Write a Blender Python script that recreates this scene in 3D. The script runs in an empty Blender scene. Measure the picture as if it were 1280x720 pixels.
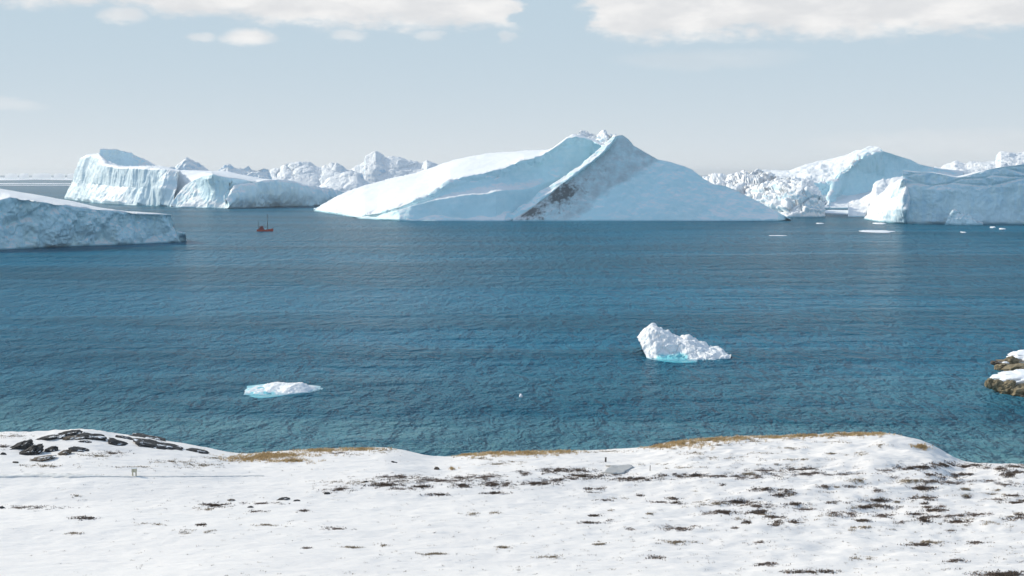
import bpy, math, random
import numpy as np
from mathutils import Vector

R = math.radians
SC = bpy.context.scene
COL = SC.collection

# ------------------------------------------------------------------ camera
F = 1758.3                      # focal length in pixels of a 1280 px wide picture
EYE = 45.0                      # metres above the sea
PITCH = math.atan(143.0 / F)
cam_d = bpy.data.cameras.new('camera')
cam_d.sensor_width = 36.0
cam_d.lens = 36.0 * F / 1280.0
cam_d.clip_start = 1.0
cam_d.clip_end = 200000.0
cam = bpy.data.objects.new('camera', cam_d)
COL.objects.link(cam)
cam.location = (0, 0, EYE)
cam.rotation_euler = (math.pi / 2 - PITCH, 0, 0)
SC.camera = cam

# ------------------------------------------------------------------ sky, sun, exposure
SUN_EL, SUN_AZ = 29.0, -58.0    # azimuth clockwise from +Y
SUN_STRENGTH = 2.5
SKY_STRENGTH = 0.15
EXPOSURE = 0.55
SC.view_settings.view_transform = 'Standard'
SC.view_settings.look = 'None'
SC.view_settings.gamma = 1.0
SC.view_settings.use_curve_mapping = False
SC.view_settings.exposure = EXPOSURE

world = bpy.data.worlds.new('World')
SC.world = world
world.use_nodes = True


class NT:
    """small node-tree writer"""
    def __init__(s, tree):
        s.t = tree
        s.n = tree.nodes
        s.l = tree.links

    def add(s, typ, props=None, **ins):
        n = s.n.new(typ)
        for k, v in (props or {}).items():
            setattr(n, k, v)
        for k, v in ins.items():
            s.set(n, k, v)
        return n

    def set(s, n, key, v):
        key = key.replace('_', ' ') if not key.startswith('i') or not key[1:].isdigit() else int(key[1:])
        sock = n.inputs[key]
        if isinstance(v, bpy.types.NodeSocket):
            s.l.new(v, sock)
        else:
            sock.default_value = v

    def math(s, op, a, b=0.0, c=None, clamp=False):
        n = s.n.new('ShaderNodeMath')
        n.operation = op
        n.use_clamp = clamp
        for i, v in enumerate((a, b) if c is None else (a, b, c)):
            if isinstance(v, bpy.types.NodeSocket):
                s.l.new(v, n.inputs[i])
            else:
                n.inputs[i].default_value = v
        return n.outputs[0]

    def vmul(s, v, k):
        n = s.add('ShaderNodeVectorMath', {'operation': 'MULTIPLY'})
        s.l.new(v, n.inputs[0])
        n.inputs[1].default_value = k
        return n.outputs[0]

    def noise(s, vec, scale, detail=4.0, rough=0.55, dist=0.0):
        n = s.add('ShaderNodeTexNoise')
        s.l.new(vec, n.inputs['Vector'])
        n.inputs['Scale'].default_value = scale
        n.inputs['Detail'].default_value = detail
        n.inputs['Roughness'].default_value = rough
        n.inputs['Distortion'].default_value = dist
        return n.outputs['Fac']

    def ramp(s, v, a, b, lo=0.0, hi=1.0, smooth=True):
        n = s.add('ShaderNodeMapRange', {'interpolation_type': 'SMOOTHSTEP' if smooth else 'LINEAR', 'clamp': True})
        if isinstance(v, bpy.types.NodeSocket):
            s.l.new(v, n.inputs[0])
        for i, x in zip((1, 2, 3, 4), (a, b, lo, hi)):
            if isinstance(x, bpy.types.NodeSocket):
                s.l.new(x, n.inputs[i])
            else:
                n.inputs[i].default_value = x
        return n.outputs[0]

    def mix(s, fac, a, b):
        n = s.add('ShaderNodeMix', {'data_type': 'RGBA'})
        for sock, v in ((n.inputs[0], fac), (n.inputs[6], a), (n.inputs[7], b)):
            if isinstance(v, bpy.types.NodeSocket):
                s.l.new(v, sock)
            else:
                sock.default_value = v if not isinstance(v, tuple) or len(v) == 4 else (*v, 1.0)
        return n.outputs[2]


def build_world():
    t = NT(world.node_tree)
    for n in list(t.n):
        t.n.remove(n)
    sky = t.add('ShaderNodeTexSky')
    sky.sky_type = 'NISHITA'
    sky.sun_disc = False
    sky.sun_elevation = R(SUN_EL)
    sky.sun_rotation = R(SUN_AZ)
    sky.altitude = 0
    sky.air_density = 1.0
    sky.dust_density = 0.6
    sky.ozone_density = 2.0
    tc = t.add('ShaderNodeTexCoord')
    d = tc.outputs['Generated']
    sep = t.add('ShaderNodeSeparateXYZ', Vector=d)
    x, y, z = sep.outputs
    # azimuth (0 ahead, clockwise, radians) and elevation of the direction
    az = t.math('ARCTAN2', x, y)
    el = t.math('ARCSINE', z)
    # fraying of the cloud edges
    fr = t.noise(t.vmul(d, (1.0, 1.0, 2.2)), 26.0, 6.0, 0.6)
    fr2 = t.noise(t.vmul(d, (1.0, 1.0, 3.0)), 90.0, 5.0, 0.6)
    wob = t.math('ADD', t.math('MULTIPLY', t.math('SUBTRACT', fr, 0.5), 0.030), t.math('MULTIPLY', t.math('SUBTRACT', fr2, 0.5), 0.012))
    elw = t.math('ADD', el, wob)
    azw = t.math('ADD', az, t.math('MULTIPLY', wob, 2.2))
    # a long bank across the upper sky: flat base, with a break in front of the camera
    base_r = t.ramp(elw, 0.0895, 0.102)
    right = t.math('MULTIPLY', base_r, t.ramp(t.math('ADD', azw, t.math('MULTIPLY', elw, -0.25)), 0.018, 0.034))
    lo = t.ramp(az, -0.36, -0.10, 0.1135, 0.1005)
    left = t.math('MULTIPLY', t.ramp(t.math('SUBTRACT', elw, lo), -0.004, 0.010),
                  t.ramp(azw, -0.002, 0.010, 1.0, 0.0))
    bank = t.math('MAXIMUM', right, left)
    # the bank ends higher up and breaks into separate clouds all round
    field = t.noise(t.vmul(d, (1.0, 1.0, 2.5)), 3.2, 7.0, 0.55)
    up = t.math('MULTIPLY', t.ramp(el, 0.16, 0.24), t.ramp(field, 0.50, 0.66))
    bank = t.math('MULTIPLY', bank, t.ramp(el, 0.17, 0.26, 1.0, 0.0))
    side = t.ramp(t.math('ABSOLUTE', az), 0.55, 0.9, 1.0, 0.0)
    bank = t.math('MULTIPLY', bank, side)
    cl = t.math('MAXIMUM', bank, up)
    # small separate puffs below the bank
    for (pa, pe, ra, re, k) in ((-0.267, 0.1065, 0.016, 0.0055, 0.75), (-0.2135, 0.0935, 0.011, 0.003, 0.55), (-0.1825, 0.0937, 0.017, 0.006, 0.95),
                                (-0.115, 0.0958, 0.012, 0.005, 0.6), (-0.0585, 0.0962, 0.010, 0.004, 0.5), (-0.006, 0.0955, 0.007, 0.004, 0.45),
                                (-0.345, 0.046, 0.03, 0.004, 0.3), (0.135, 0.079, 0.06, 0.007, 0.22), (0.30, 0.02, 0.09, 0.010, 0.25)):
        dx = t.math('DIVIDE', t.math('SUBTRACT', t.math('MULTIPLY_ADD', wob, 0.9, az), pa), ra)
        de = t.math('DIVIDE', t.math('SUBTRACT', t.math('MULTIPLY_ADD', wob, 0.35, el), pe), re)
        r2 = t.math('ADD', t.math('MULTIPLY', dx, dx), t.math('MULTIPLY', de, de))
        cl = t.math('MAXIMUM', cl, t.math('MULTIPLY', t.ramp(r2, 0.0, 1.6, 1.0, 0.0), k))
    body = t.noise(t.vmul(d, (1.0, 1.0, 3.0)), 20.0, 7.0, 0.6)
    ccol = t.mix(t.ramp(body, 0.35, 0.7), CLOUD_DARK, CLOUD_LIGHT)
    skyc = t.add('ShaderNodeHueSaturation', Saturation=SKY_SAT, Value=1.0, Color=sky.outputs[0]).outputs[0]
    tint = t.add('ShaderNodeMix', {'data_type': 'RGBA', 'blend_type': 'MULTIPLY'})
    tint.inputs[0].default_value = 1.0
    t.l.new(skyc, tint.inputs[6])
    tint.inputs[7].default_value = SKY_TINT
    # thin bright veil towards the horizon, the same all round
    up_el = t.math('MAXIMUM', el, 0.0)
    veil = t.math('POWER', 2.718, t.math('MULTIPLY', up_el, -1.0 / VEIL_H))
    low = t.mix(t.ramp(up_el, 0.12, 0.40, 1.0, 0.0), tint.outputs[2], BAND_COL)
    veiled = t.mix(t.math('MULTIPLY', veil, VEIL), low, VEIL_COL)
    col = t.mix(t.math('MULTIPLY', cl, 0.93), veiled, ccol)
    bg = t.add('ShaderNodeBackground', Color=col, Strength=SKY_STRENGTH)
    out = t.add('ShaderNodeOutputWorld', Surface=bg.outputs[0])


SKY_SAT = 0.85
SKY_TINT = (0.92, 1.06, 1.05, 1.0)
VEIL, VEIL_H = 0.97, 0.06
VEIL_COL = (3.50, 3.68, 3.80)
BAND_COL = (2.18, 2.84, 3.34)
CLOUD_DARK = (3.5, 3.52, 3.58)
CLOUD_LIGHT = (4.35, 4.28, 4.22)
build_world()

sun_d = bpy.data.lights.new('sun', 'SUN')
sun_d.energy = SUN_STRENGTH
sun_d.angle = R(0.5)
sun_d.color = (1.0, 0.91, 0.75)
sun = bpy.data.objects.new('sun', sun_d)
COL.objects.link(sun)
SUNV = Vector((math.sin(R(SUN_AZ)) * math.cos(R(SUN_EL)), math.cos(R(SUN_AZ)) * math.cos(R(SUN_EL)), math.sin(R(SUN_EL))))
sun.rotation_euler = SUNV.to_track_quat('Z', 'Y').to_euler()
sun.location = SUNV * 300

# ------------------------------------------------------------------ helpers: survey, noise, meshes
CP, SP = math.cos(PITCH), math.sin(PITCH)


def ray(px, py):
    """bearing of a measured picture point: (x, y, z) per unit depth"""
    u = (np.asarray(px, float) - 640.0) / F
    v = (360.0 - np.asarray(py, float)) / F
    return u, CP + v * SP, -SP + v * CP


def P(px, py, D):
    u, dy, dz = ray(px, py)
    return np.array([u / dy * D, D, EYE + dz / dy * D])


def WD(px, py):
    u, dy, dz = ray(px, py)
    return -EYE * dy / dz


def point(c):
    """(px, py): on the water; (px, py, D): at distance D; ('w', px, D[, z]): bearing px at distance D and height z"""
    if c[0] == 'w':
        z = c[3] if len(c) > 3 else 0.0
        depth = c[2] * CP + (EYE - z) * SP
        return np.array([(c[1] - 640.0) / F * depth, c[2], z])
    if len(c) == 2:
        return P(c[0], c[1], WD(*c))
    return P(*c)


def cpx(c):
    return c[1] if c[0] == 'w' else c[0]


_rng = np.random.RandomState(7)
_perm = np.concatenate([_rng.permutation(256)] * 3)
_g = _rng.normal(size=(256, 3))
_g /= np.linalg.norm(_g, axis=1)[:, None]
_jit = _rng.rand(256, 3)


def perlin(p):
    p = np.asarray(p, float)
    i = np.floor(p).astype(np.int64)
    f = p - i
    i &= 255
    w = f * f * f * (f * (f * 6 - 15) + 10)
    out = 0
    for dx in (0, 1):
        wx = w[..., 0] if dx else 1 - w[..., 0]
        a = _perm[i[..., 0] + dx]
        for dy in (0, 1):
            wy = w[..., 1] if dy else 1 - w[..., 1]
            b = _perm[a + i[..., 1] + dy]
            for dz in (0, 1):
                wz = w[..., 2] if dz else 1 - w[..., 2]
                g = _g[_perm[b + i[..., 2] + dz]]
                d = g[..., 0] * (f[..., 0] - dx) + g[..., 1] * (f[..., 1] - dy) + g[..., 2] * (f[..., 2] - dz)
                out = out + wx * wy * wz * d
    return out * 1.5


def fbm(p, octv=5, gain=0.5, ridged=False):
    s, a, out = 1.0, 1.0, 0.0
    for k in range(octv):
        n = perlin(p * s + 17.3 * k)
        out = out + a * ((0.5 - np.abs(n)) * 1.4 if ridged else n)
        s *= 2.03
        a *= gain
    return out


def worley(p):
    """(nearest, second - nearest) distances to jittered cell points"""
    i = np.floor(p).astype(np.int64)
    f = p - i
    d1 = np.full(p.shape[:-1], 9.0)
    d2 = np.full(p.shape[:-1], 9.0)
    ident = np.zeros(p.shape[:-1])
    for dx in (-1, 0, 1):
        for dy in (-1, 0, 1):
            for dz in (-1, 0, 1):
                h = _perm[_perm[_perm[(i[..., 0] + dx) & 255] + ((i[..., 1] + dy) & 255)] + ((i[..., 2] + dz) & 255)]
                q = _jit[h]
                d = np.sqrt((q[..., 0] + dx - f[..., 0]) ** 2 + (q[..., 1] + dy - f[..., 1]) ** 2 + (q[..., 2] + dz - f[..., 2]) ** 2)
                near = d < d1
                d2 = np.where(near, d1, np.minimum(d2, d))
                ident = np.where(near, h / 255.0, ident)
                d1 = np.where(near, d, d1)
    return d1, d2 - d1, ident


def mesh_np(name, verts, faces, mat, parent=None, smooth=True, attrs=None, origin=None):
    """faces: a list of integer arrays / lists, each array (n, k)"""
    verts = np.asarray(verts, float).reshape(-1, 3)
    if origin is not None:
        verts = verts - np.asarray(origin)
    me = bpy.data.meshes.new(name)
    loops, starts, n = [], [], 0
    for fa in faces:
        fa = np.asarray(fa, dtype=np.int32)
        if fa.ndim == 1:
            fa = fa[None, :]
        loops.append(fa.ravel())
        starts.append(n + np.arange(fa.shape[0]) * fa.shape[1])
        n += fa.size
    loops = np.concatenate(loops)
    starts = np.concatenate(starts).astype(np.int32)
    me.vertices.add(len(verts))
    me.vertices.foreach_set('co', verts.astype(np.float32).ravel())
    me.loops.add(len(loops))
    me.loops.foreach_set('vertex_index', loops.astype(np.int32))
    me.polygons.add(len(starts))
    me.polygons.foreach_set('loop_start', starts)
    me.update(calc_edges=True)
    me.polygons.foreach_set('use_smooth', np.full(len(starts), smooth))
    for k, v in (attrs or {}).items():
        v = np.asarray(v, np.float32)
        if v.ndim == 1:
            a = me.attributes.new(k, 'FLOAT', 'POINT')
            a.data.foreach_set('value', v)
        else:
            a = me.attributes.new(k, 'FLOAT_COLOR', 'POINT')
            a.data.foreach_set('color', np.concatenate([v, np.ones((len(v), 1), np.float32)], 1).ravel())
    me.materials.append(mat)
    me.validate()
    o = bpy.data.objects.new(name, me)
    COL.objects.link(o)
    if origin is not None:
        o.location = origin
    if parent is not None:
        o.parent = parent
        o.location = Vector(o.location) - parent.matrix_world.translation if parent.parent is None else o.location
    return o


def tag(o, label, cat, group=None):
    o['label'] = label
    o['category'] = cat
    if group:
        o['group'] = group
    return o


def kind(o, k):
    o['kind'] = k
    return o


def thing(name, loc, label, cat, group=None):
    o = bpy.data.objects.new(name, None)
    o.location = loc
    COL.objects.link(o)
    o.matrix_world.translation = Vector(loc)
    return tag(o, label, cat, group)


def grid_faces(nv, nu, off=0, wrap=False):
    a = np.arange(nv * nu).reshape(nv, nu) + off
    if wrap:
        a = np.concatenate([a, a[:, :1]], 1)
    return np.stack([a[:-1, :-1], a[:-1, 1:], a[1:, 1:], a[1:, :-1]], -1).reshape(-1, 4)


def loft(rows, seg, nu, layers=(), bulge=None, dip=6.0):
    """rows of surveyed points from the front waterline up over the top and down behind.
    Returns (grid[nv, nu, 3], v[nv] = row coordinate)"""
    rr = []
    for row in rows:
        pts = np.array([point(c) for c in row])
        px = np.array([cpx(c) for c in row], float)
        fr = (px - px[0]) / (px[-1] - px[0])
        t = np.linspace(0, 1, nu)
        rr.append(np.stack([np.interp(t, fr, pts[:, k]) for k in range(3)], -1))
    low = rr[0].copy()
    low[:, 2] -= dip
    rr = [low] + rr
    seg = [2] + list(seg)
    out, vv, damp = [], [], []
    for k in range(len(rr) - 1):
        n = seg[k]
        for j in range(n):
            out.append(rr[k] + (rr[k + 1] - rr[k]) * (j / n))
            vv.append(k - 1 + j / n)
    out.append(rr[-1])
    vv.append(len(rr) - 2.0)
    G = np.array(out)
    vv = np.array(vv)
    if bulge:
        N = grid_normals(G)
        for gap, b in bulge.items():
            tt = np.clip(vv - gap, 0, 1)
            G = G + N * (np.sin(np.pi * tt) * b * ((vv > gap) & (vv < gap + 1)))[:, None, None]
    N = grid_normals(G)
    base = G.copy()
    for L in layers:
        knd, amp, sc = L[0], L[1], np.array(L[2], float)
        lo, hi = (L[3] if len(L) > 3 and L[3] else (-9, 99))
        q = base * (1.0 / sc) + (L[4] if len(L) > 4 else 0.0)
        if knd == 'fbm':
            d = fbm(q, 5)
        elif knd == 'ridge':
            d = fbm(q, 4, 0.5, True) - 0.4
        elif knd == 'block':
            q = q + 0.25 * np.stack([perlin(q * 1.7), perlin(q * 1.7 + 9), perlin(q * 1.7 + 31)], -1)
            d1, e, ident = worley(q)
            d = (ident - 0.5) * 1.1 + np.minimum(e * 2.0, 0.45) - 0.25 - d1 * 0.25
        elif knd == 'crack':
            d1, e, ident = worley(q)
            d = -np.exp(-(e * 9) ** 2)
        m = np.clip((vv - lo) * 8 + 0.3, 0, 1) * np.clip((hi - vv) * 8 + 0.3, 0, 1)
        G = G + N * (d * amp * m[:, None])[..., None]
    return G, vv


def grid_normals(G):
    du = np.gradient(G, axis=1)
    dv = np.gradient(G, axis=0)
    n = np.cross(du, dv)
    return n / (np.linalg.norm(n, axis=-1, keepdims=True) + 1e-9)


def loft_mesh(name, G, mat, parent=None, attrs=None, origin=None, smooth=True):
    nv, nu = G.shape[:2]
    faces = [grid_faces(nv, nu), np.arange(nv)[::-1] * nu, np.arange(nv) * nu + nu - 1,
             ]
    bottom = np.concatenate([np.arange(nu)[::-1], (nv - 1) * nu + np.arange(nu)])
    faces.append(bottom)
    if origin is None and parent is None:
        origin = np.array([G[..., 0].mean(), G[..., 1].mean(), 0.0])
    elif origin is None:
        origin = np.array(parent.location)
    o = mesh_np(name, G, faces, mat, parent, smooth, {k: v.ravel() for k, v in (attrs or {}).items()}, origin)
    return o


# ------------------------------------------------------------------ materials
def new_mat(name):
    m = bpy.data.materials.new(name)
    m.use_nodes = True
    t = NT(m.node_tree)
    b = t.n['Principled BSDF']
    return m, t, b


def bump(t, b, h, strength, dist):
    n = t.add('ShaderNodeBump', Height=h, Strength=strength, Distance=dist)
    t.l.new(n.outputs[0], b.inputs['Normal'])


def ice_material(name, snow=(0.87, 0.87, 0.865), ice=(0.72, 0.90, 0.95), steep=(0.35, 0.72), feat=8.0, streak=True, bstr=0.5, mott=0.45, dp=0.0):
    """snow lies on the flatter parts, bare glacier ice on the steep ones; feat = size in metres of the relief"""
    m, t, b = new_mat(name)
    tc = t.add('ShaderNodeTexCoord').outputs['Object']
    geo = t.add('ShaderNodeNewGeometry')
    nz = t.add('ShaderNodeSeparateXYZ', Vector=geo.outputs['Normal']).outputs[2]
    n1 = t.noise(tc, 1.0 / feat, 6, 0.6)
    n2 = t.noise(tc, 0.25 / feat, 4, 0.5)
    slope = t.math('ADD', nz, t.math('MULTIPLY', t.math('SUBTRACT', n1, 0.5), mott))
    fs = t.ramp(slope, steep[0], steep[1])
    # bare ice: faint layers, and streaks down the face
    strv = t.vmul(tc, (1.0, 1.0, 0.10))
    st = t.noise(strv, 1.3 / feat, 5, 0.6)
    lay = t.noise(t.vmul(tc, (0.12, 0.12, 1.0)), 1.6 / feat, 4, 0.6, 0.6)
    v = t.math('ADD', t.math('MULTIPLY', st if streak else n1, 0.6), t.math('MULTIPLY', lay, 0.4))
    pale = tuple(min(0.9, c + 0.22 * (0.9 - c)) for c in ice)
    deep = (ice[0] * (0.80 + dp), ice[1] * (0.89 + dp / 2), ice[2] * 0.95)
    icec = t.mix(t.ramp(v, 0.36, 0.64), deep, pale)
    icec = t.mix(t.ramp(n2, 0.4, 0.7), icec, ice)
    col = t.mix(fs, icec, snow)
    blue = t.add('ShaderNodeAttribute', {'attribute_name': 'blue'}).outputs['Fac']
    col = t.mix(blue, col, (0.22, 0.66, 0.72))
    grime = t.add('ShaderNodeAttribute', {'attribute_name': 'grime'}).outputs['Fac']
    gn = t.noise(tc, 0.9 / feat, 7, 0.62)
    col = t.mix(t.math('MULTIPLY', grime, t.ramp(gn, 0.25, 0.75, 0.25, 1.0)), col, (0.40, 0.455, 0.475))
    dirt = t.add('ShaderNodeAttribute', {'attribute_name': 'dirt'}).outputs['Fac']
    dn = t.noise(tc, 2.2 / feat, 7, 0.68)
    df = t.ramp(t.math('ADD', dirt, t.math('MULTIPLY', t.math('SUBTRACT', dn, 0.5), 1.7)), 0.32, 0.95)
    df = t.math('MULTIPLY', df, t.ramp(dirt, 0.02, 0.2))
    col = t.mix(t.math('MULTIPLY', df, 0.9), col, t.mix(t.ramp(t.math('ADD', dirt, t.math('MULTIPLY', t.math('SUBTRACT', dn, 0.5), 1.2)), 0.5, 1.0), (0.30, 0.32, 0.33), (0.075, 0.08, 0.082)))
    # dark reflection line along the waterline, painted into the ice colour as teal
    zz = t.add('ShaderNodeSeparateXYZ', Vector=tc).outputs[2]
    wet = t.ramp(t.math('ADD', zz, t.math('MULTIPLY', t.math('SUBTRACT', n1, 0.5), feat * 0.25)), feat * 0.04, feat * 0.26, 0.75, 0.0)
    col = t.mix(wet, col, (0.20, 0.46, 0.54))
    t.l.new(col, b.inputs['Base Color'])
    b.inputs['Roughness'].default_value = 0.55
    b.inputs['Specular IOR Level'].default_value = 0.25
    h = t.math('ADD', t.noise(tc, 1.6 / feat, 8, 0.65), t.math('MULTIPLY', t.noise(strv, 2.5 / feat, 5, 0.6), 0.5))
    bump(t, b, h, bstr, feat * 0.35)
    return m


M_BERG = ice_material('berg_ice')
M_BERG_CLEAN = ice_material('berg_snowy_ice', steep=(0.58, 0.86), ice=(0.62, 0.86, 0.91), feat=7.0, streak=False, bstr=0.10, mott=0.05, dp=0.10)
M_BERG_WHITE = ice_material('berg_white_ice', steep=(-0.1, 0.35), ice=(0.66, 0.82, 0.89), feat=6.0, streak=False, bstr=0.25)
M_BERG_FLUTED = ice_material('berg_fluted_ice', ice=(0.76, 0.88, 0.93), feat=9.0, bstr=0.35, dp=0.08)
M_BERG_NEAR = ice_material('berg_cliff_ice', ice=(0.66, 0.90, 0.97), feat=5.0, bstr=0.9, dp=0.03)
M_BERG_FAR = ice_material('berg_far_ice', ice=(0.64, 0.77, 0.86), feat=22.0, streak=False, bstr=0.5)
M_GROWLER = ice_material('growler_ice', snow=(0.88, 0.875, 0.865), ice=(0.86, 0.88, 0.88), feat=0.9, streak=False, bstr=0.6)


def plain(name, col, rough=0.7, spec=0.3, var=0.25, scale=3.0, bmp=0.0, metal=0.0, snow=None):
    m, t, b = new_mat(name)
    tc = t.add('ShaderNodeTexCoord').outputs['Object']
    n = t.noise(tc, scale, 6, 0.6)
    lo = tuple(c * (1 - var) for c in col)
    hi = tuple(min(1, c * (1 + var)) for c in col)
    c = t.mix(t.ramp(n, 0.3, 0.7), lo, hi)
    if snow:
        geo = t.add('ShaderNodeNewGeometry')
        nz = t.add('ShaderNodeSeparateXYZ', Vector=geo.outputs['Normal']).outputs[2]
        q = t.noise(tc, 0.9, 6, 0.65)
        c = t.mix(t.ramp(t.math('ADD', nz, t.math('MULTIPLY', t.math('SUBTRACT', q, 0.5), 2.6)), snow, snow + 0.12), c, (0.84, 0.845, 0.86))
    t.l.new(c, b.inputs['Base Color'])
    b.inputs['Roughness'].default_value = rough
    b.inputs['Specular IOR Level'].default_value = spec
    b.inputs['Metallic'].default_value = metal
    if bmp:
        bump(t, b, n, 0.6, bmp)
    return m


def water_material():
    m, t, b = new_mat('sea_water')
    geo = t.add('ShaderNodeNewGeometry')
    p = geo.outputs['Position']
    ps = t.vmul(p, (1.25, 1.0, 1.0))
    big = t.noise(t.vmul(p, (0.22, 1.0, 1.0)), 0.011, 4, 0.55, 0.4)      # gusts and slicks
    mid = t.noise(t.vmul(p, (0.35, 1.0, 1.0)), 0.045, 3, 0.55, 0.3)
    w1 = t.noise(ps, 0.16, 2, 0.5, 0.5)
    w2 = t.noise(ps, 0.52, 3, 0.55, 0.6)
    w3 = t.noise(ps, 1.5, 3, 0.6, 0.3)
    w0 = t.noise(t.vmul(p, (2.2, 1.0, 1.0)), 0.075, 3, 0.6, 0.4)
    h = t.math('ADD', t.math('MULTIPLY', w1, WAVE[0]), t.math('MULTIPLY', w2, WAVE[1]))
    h = t.math('ADD', h, t.math('MULTIPLY', w0, WAVE[3]))
    h = t.math('ADD', h, t.math('MULTIPLY', w3, WAVE[2]))
    gust = t.ramp(t.math('ADD', t.math('MULTIPLY', big, 0.6), t.math('MULTIPLY', mid, 0.4)), 0.36, 0.62, 0.55, 1.15)
    yy = t.add('ShaderNodeSeparateXYZ', Vector=p).outputs[1]
    swell = t.noise(t.vmul(p, (3.5, 0.9, 1.0)), 0.06, 3, 0.6, 0.3)      # longer seas farther out
    h = t.math('ADD', h, t.math('MULTIPLY', t.math('MULTIPLY', swell, WAVE[4]), t.ramp(yy, 350.0, 900.0)))
    h = t.math('MULTIPLY', h, gust)
    shallow_sheen = t.ramp(yy, 190.0, 350.0, 1.0, 0.0)  # near shore: tint of the shallows with pale sky reflection painted in
    col = t.mix(shallow_sheen, WATER_DEEP, WATER_SHALLOW_SHEEN)
    col = t.mix(t.ramp(big, 0.42, 0.62), col, tuple(c * 0.80 for c in WATER_DEEP))
    t.l.new(col, b.inputs['Base Color'])
    b.inputs['Roughness'].default_value = 0.22
    b.inputs['IOR'].default_value = 1.333
    b.inputs['Specular IOR Level'].default_value = 0.022
    bump(t, b, h, 1.0, 1.0)
    return m


WAVE = (2.8, 3.0, 0.85, 8.0, 13.0)
WATER_DEEP = (0.002, 0.150, 0.250)
WATER_SHALLOW_SHEEN = (0.170, 0.345, 0.370)  # teal of the shallows, paled by sky reflection put into the colour
M_WATER = water_material()


def ground_material():
    m, t, b = new_mat('snow_ground')
    geo = t.add('ShaderNodeNewGeometry')
    p = geo.outputs['Position']
    veg = t.add('ShaderNodeAttribute', {'attribute_name': 'veg'}).outputs['Fac']
    gold = t.add('ShaderNodeAttribute', {'attribute_name': 'gold'}).outputs['Fac']
    n = t.noise(t.vmul(p, (0.7, 1.0, 1.0)), 1.1, 8, 0.72)
    n2 = t.noise(t.vmul(p, (0.5, 1.0, 1.0)), 5.0, 4, 0.7)
    f = t.ramp(t.math('ADD', veg, t.math('ADD', t.math('MULTIPLY', t.math('SUBTRACT', n, 0.5), 2.4), t.math('MULTIPLY', t.math('SUBTRACT', n2, 0.5), 1.4))), 0.46, 0.86)
    f = t.math('MULTIPLY', f, t.ramp(veg, 0.02, 0.25))
    soil = t.mix(t.ramp(n2, 0.35, 0.65), (0.055, 0.042, 0.033), (0.21, 0.16, 0.125))
    grass = t.mix(t.ramp(n2, 0.35, 0.65), (0.30, 0.19, 0.08), (0.58, 0.43, 0.24))
    soil = t.mix(gold, soil, grass)
    drift = t.noise(t.vmul(p, (0.35, 1.0, 1.0)), 0.12, 5, 0.6)
    snow = t.mix(drift, (0.80, 0.75, 0.71), (0.87, 0.82, 0.77))
    t.l.new(t.mix(f, snow, soil), b.inputs['Base Color'])
    b.inputs['Roughness'].default_value = 0.6
    b.inputs['Specular IOR Level'].default_value = 0.2
    h = t.math('ADD', t.noise(t.vmul(p, (0.45, 1.0, 1.0)), 0.9, 7, 0.6), t.math('MULTIPLY', t.noise(t.vmul(p, (0.5, 1, 1)), 4.0, 4, 0.6), 0.25))
    bump(t, b, h, 0.5, 0.35)
    return m


M_GROUND = ground_material()
M_ROCK_DARK = plain('dark_gneiss', (0.045, 0.043, 0.042), 0.8, 0.2, 0.5, 2.5, 0.08, 0, 1.14)
M_ROCK_BROWN = plain('brown_gneiss', (0.12, 0.095, 0.072), 0.85, 0.2, 0.4, 2.5, 0.08, 0, 1.10)
M_ROCK_TAN = plain('lichen_gneiss', (0.23, 0.185, 0.115), 0.85, 0.2, 0.45, 0.9, 0.15)
M_SNOW = plain('packed_snow', (0.85, 0.855, 0.87), 0.6, 0.2, 0.03, 1.0, 0.1)

# ------------------------------------------------------------------ the sea
sea_y = np.concatenate([[-3000, 0], np.geomspace(100, 40000, 40)])
sea_x = np.concatenate([-np.geomspace(40, 30000, 24)[::-1], np.geomspace(40, 30000, 24)])
XX, YY = np.meshgrid(sea_x, sea_y)
kind(mesh_np('sea', np.stack([XX, YY, np.zeros_like(XX)], -1), [grid_faces(len(sea_y), len(sea_x))], M_WATER), 'structure')

# ------------------------------------------------------------------ the snowy shore
CREST = np.array([(-260, 548), (-60, 544), (0, 541), (40, 542), (70, 541), (90, 538), (110, 538), (130, 541), (180, 548), (210, 551.5), (235, 555.5), (270, 562), (300, 567.5),
                  (312, 567), (345, 563.5), (400, 560.5), (450, 559.5), (488, 558.5), (502, 562), (530, 568), (548, 571.5), (562, 570), (600, 566), (640, 564), (700, 563),
                  (760, 562.5), (800, 560.5), (820, 556.5), (860, 550), (900, 547), (960, 545.5), (1000, 543.5), (1060, 541), (1105, 540.5), (1125, 543), (1150, 549.5),
                  (1170, 558), (1180, 566), (1188, 577), (1200, 579.5), (1240, 580), (1280, 581), (1420, 585), (1600, 590)], float)
CREST_D = np.array([(-260, 190), (0, 192), (130, 194), (300, 198), (560, 203), (800, 205), (1000, 206), (1070, 203), (1120, 197), (1160, 189), (1200, 180), (1250, 173), (1300, 170), (1600, 168)], float)
BASE = np.array([(-90, 43.4), (-3, 43.4), (8, 42.4), (25, 37.5), (50, 27.5), (75, 20.3), (105, 14.4), (130, 12.15), (150, 10.2), (170, 8.2)], float)
RIDGE = np.array([(380, 609), (420, 607), (480, 601), (560, 602), (620, 600), (700, 597), (760, 597), (820, 597), (900, 594), (980, 588), (1040, 589), (1100, 586), (1150, 581), (1190, 577.5), (1280, 580)], float)


def rat(py):
    u, dy, dz = ray(0, py)
    return -dz / dy


def to_px(x, y, z):
    c = y * CP + (EYE - z) * SP
    return 640 + F * x / np.maximum(c, 1.0), 360 + F * ((EYE - z) * CP - y * SP) / np.maximum(c, 1.0)


def base_z(y):
    # smooth the profile a little
    s = 0
    for k, w in ((-6, .25), (0, .5), (6, .25)):
        s = s + w * np.interp(y + k, BASE[:, 0], BASE[:, 1])
    return s


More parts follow.
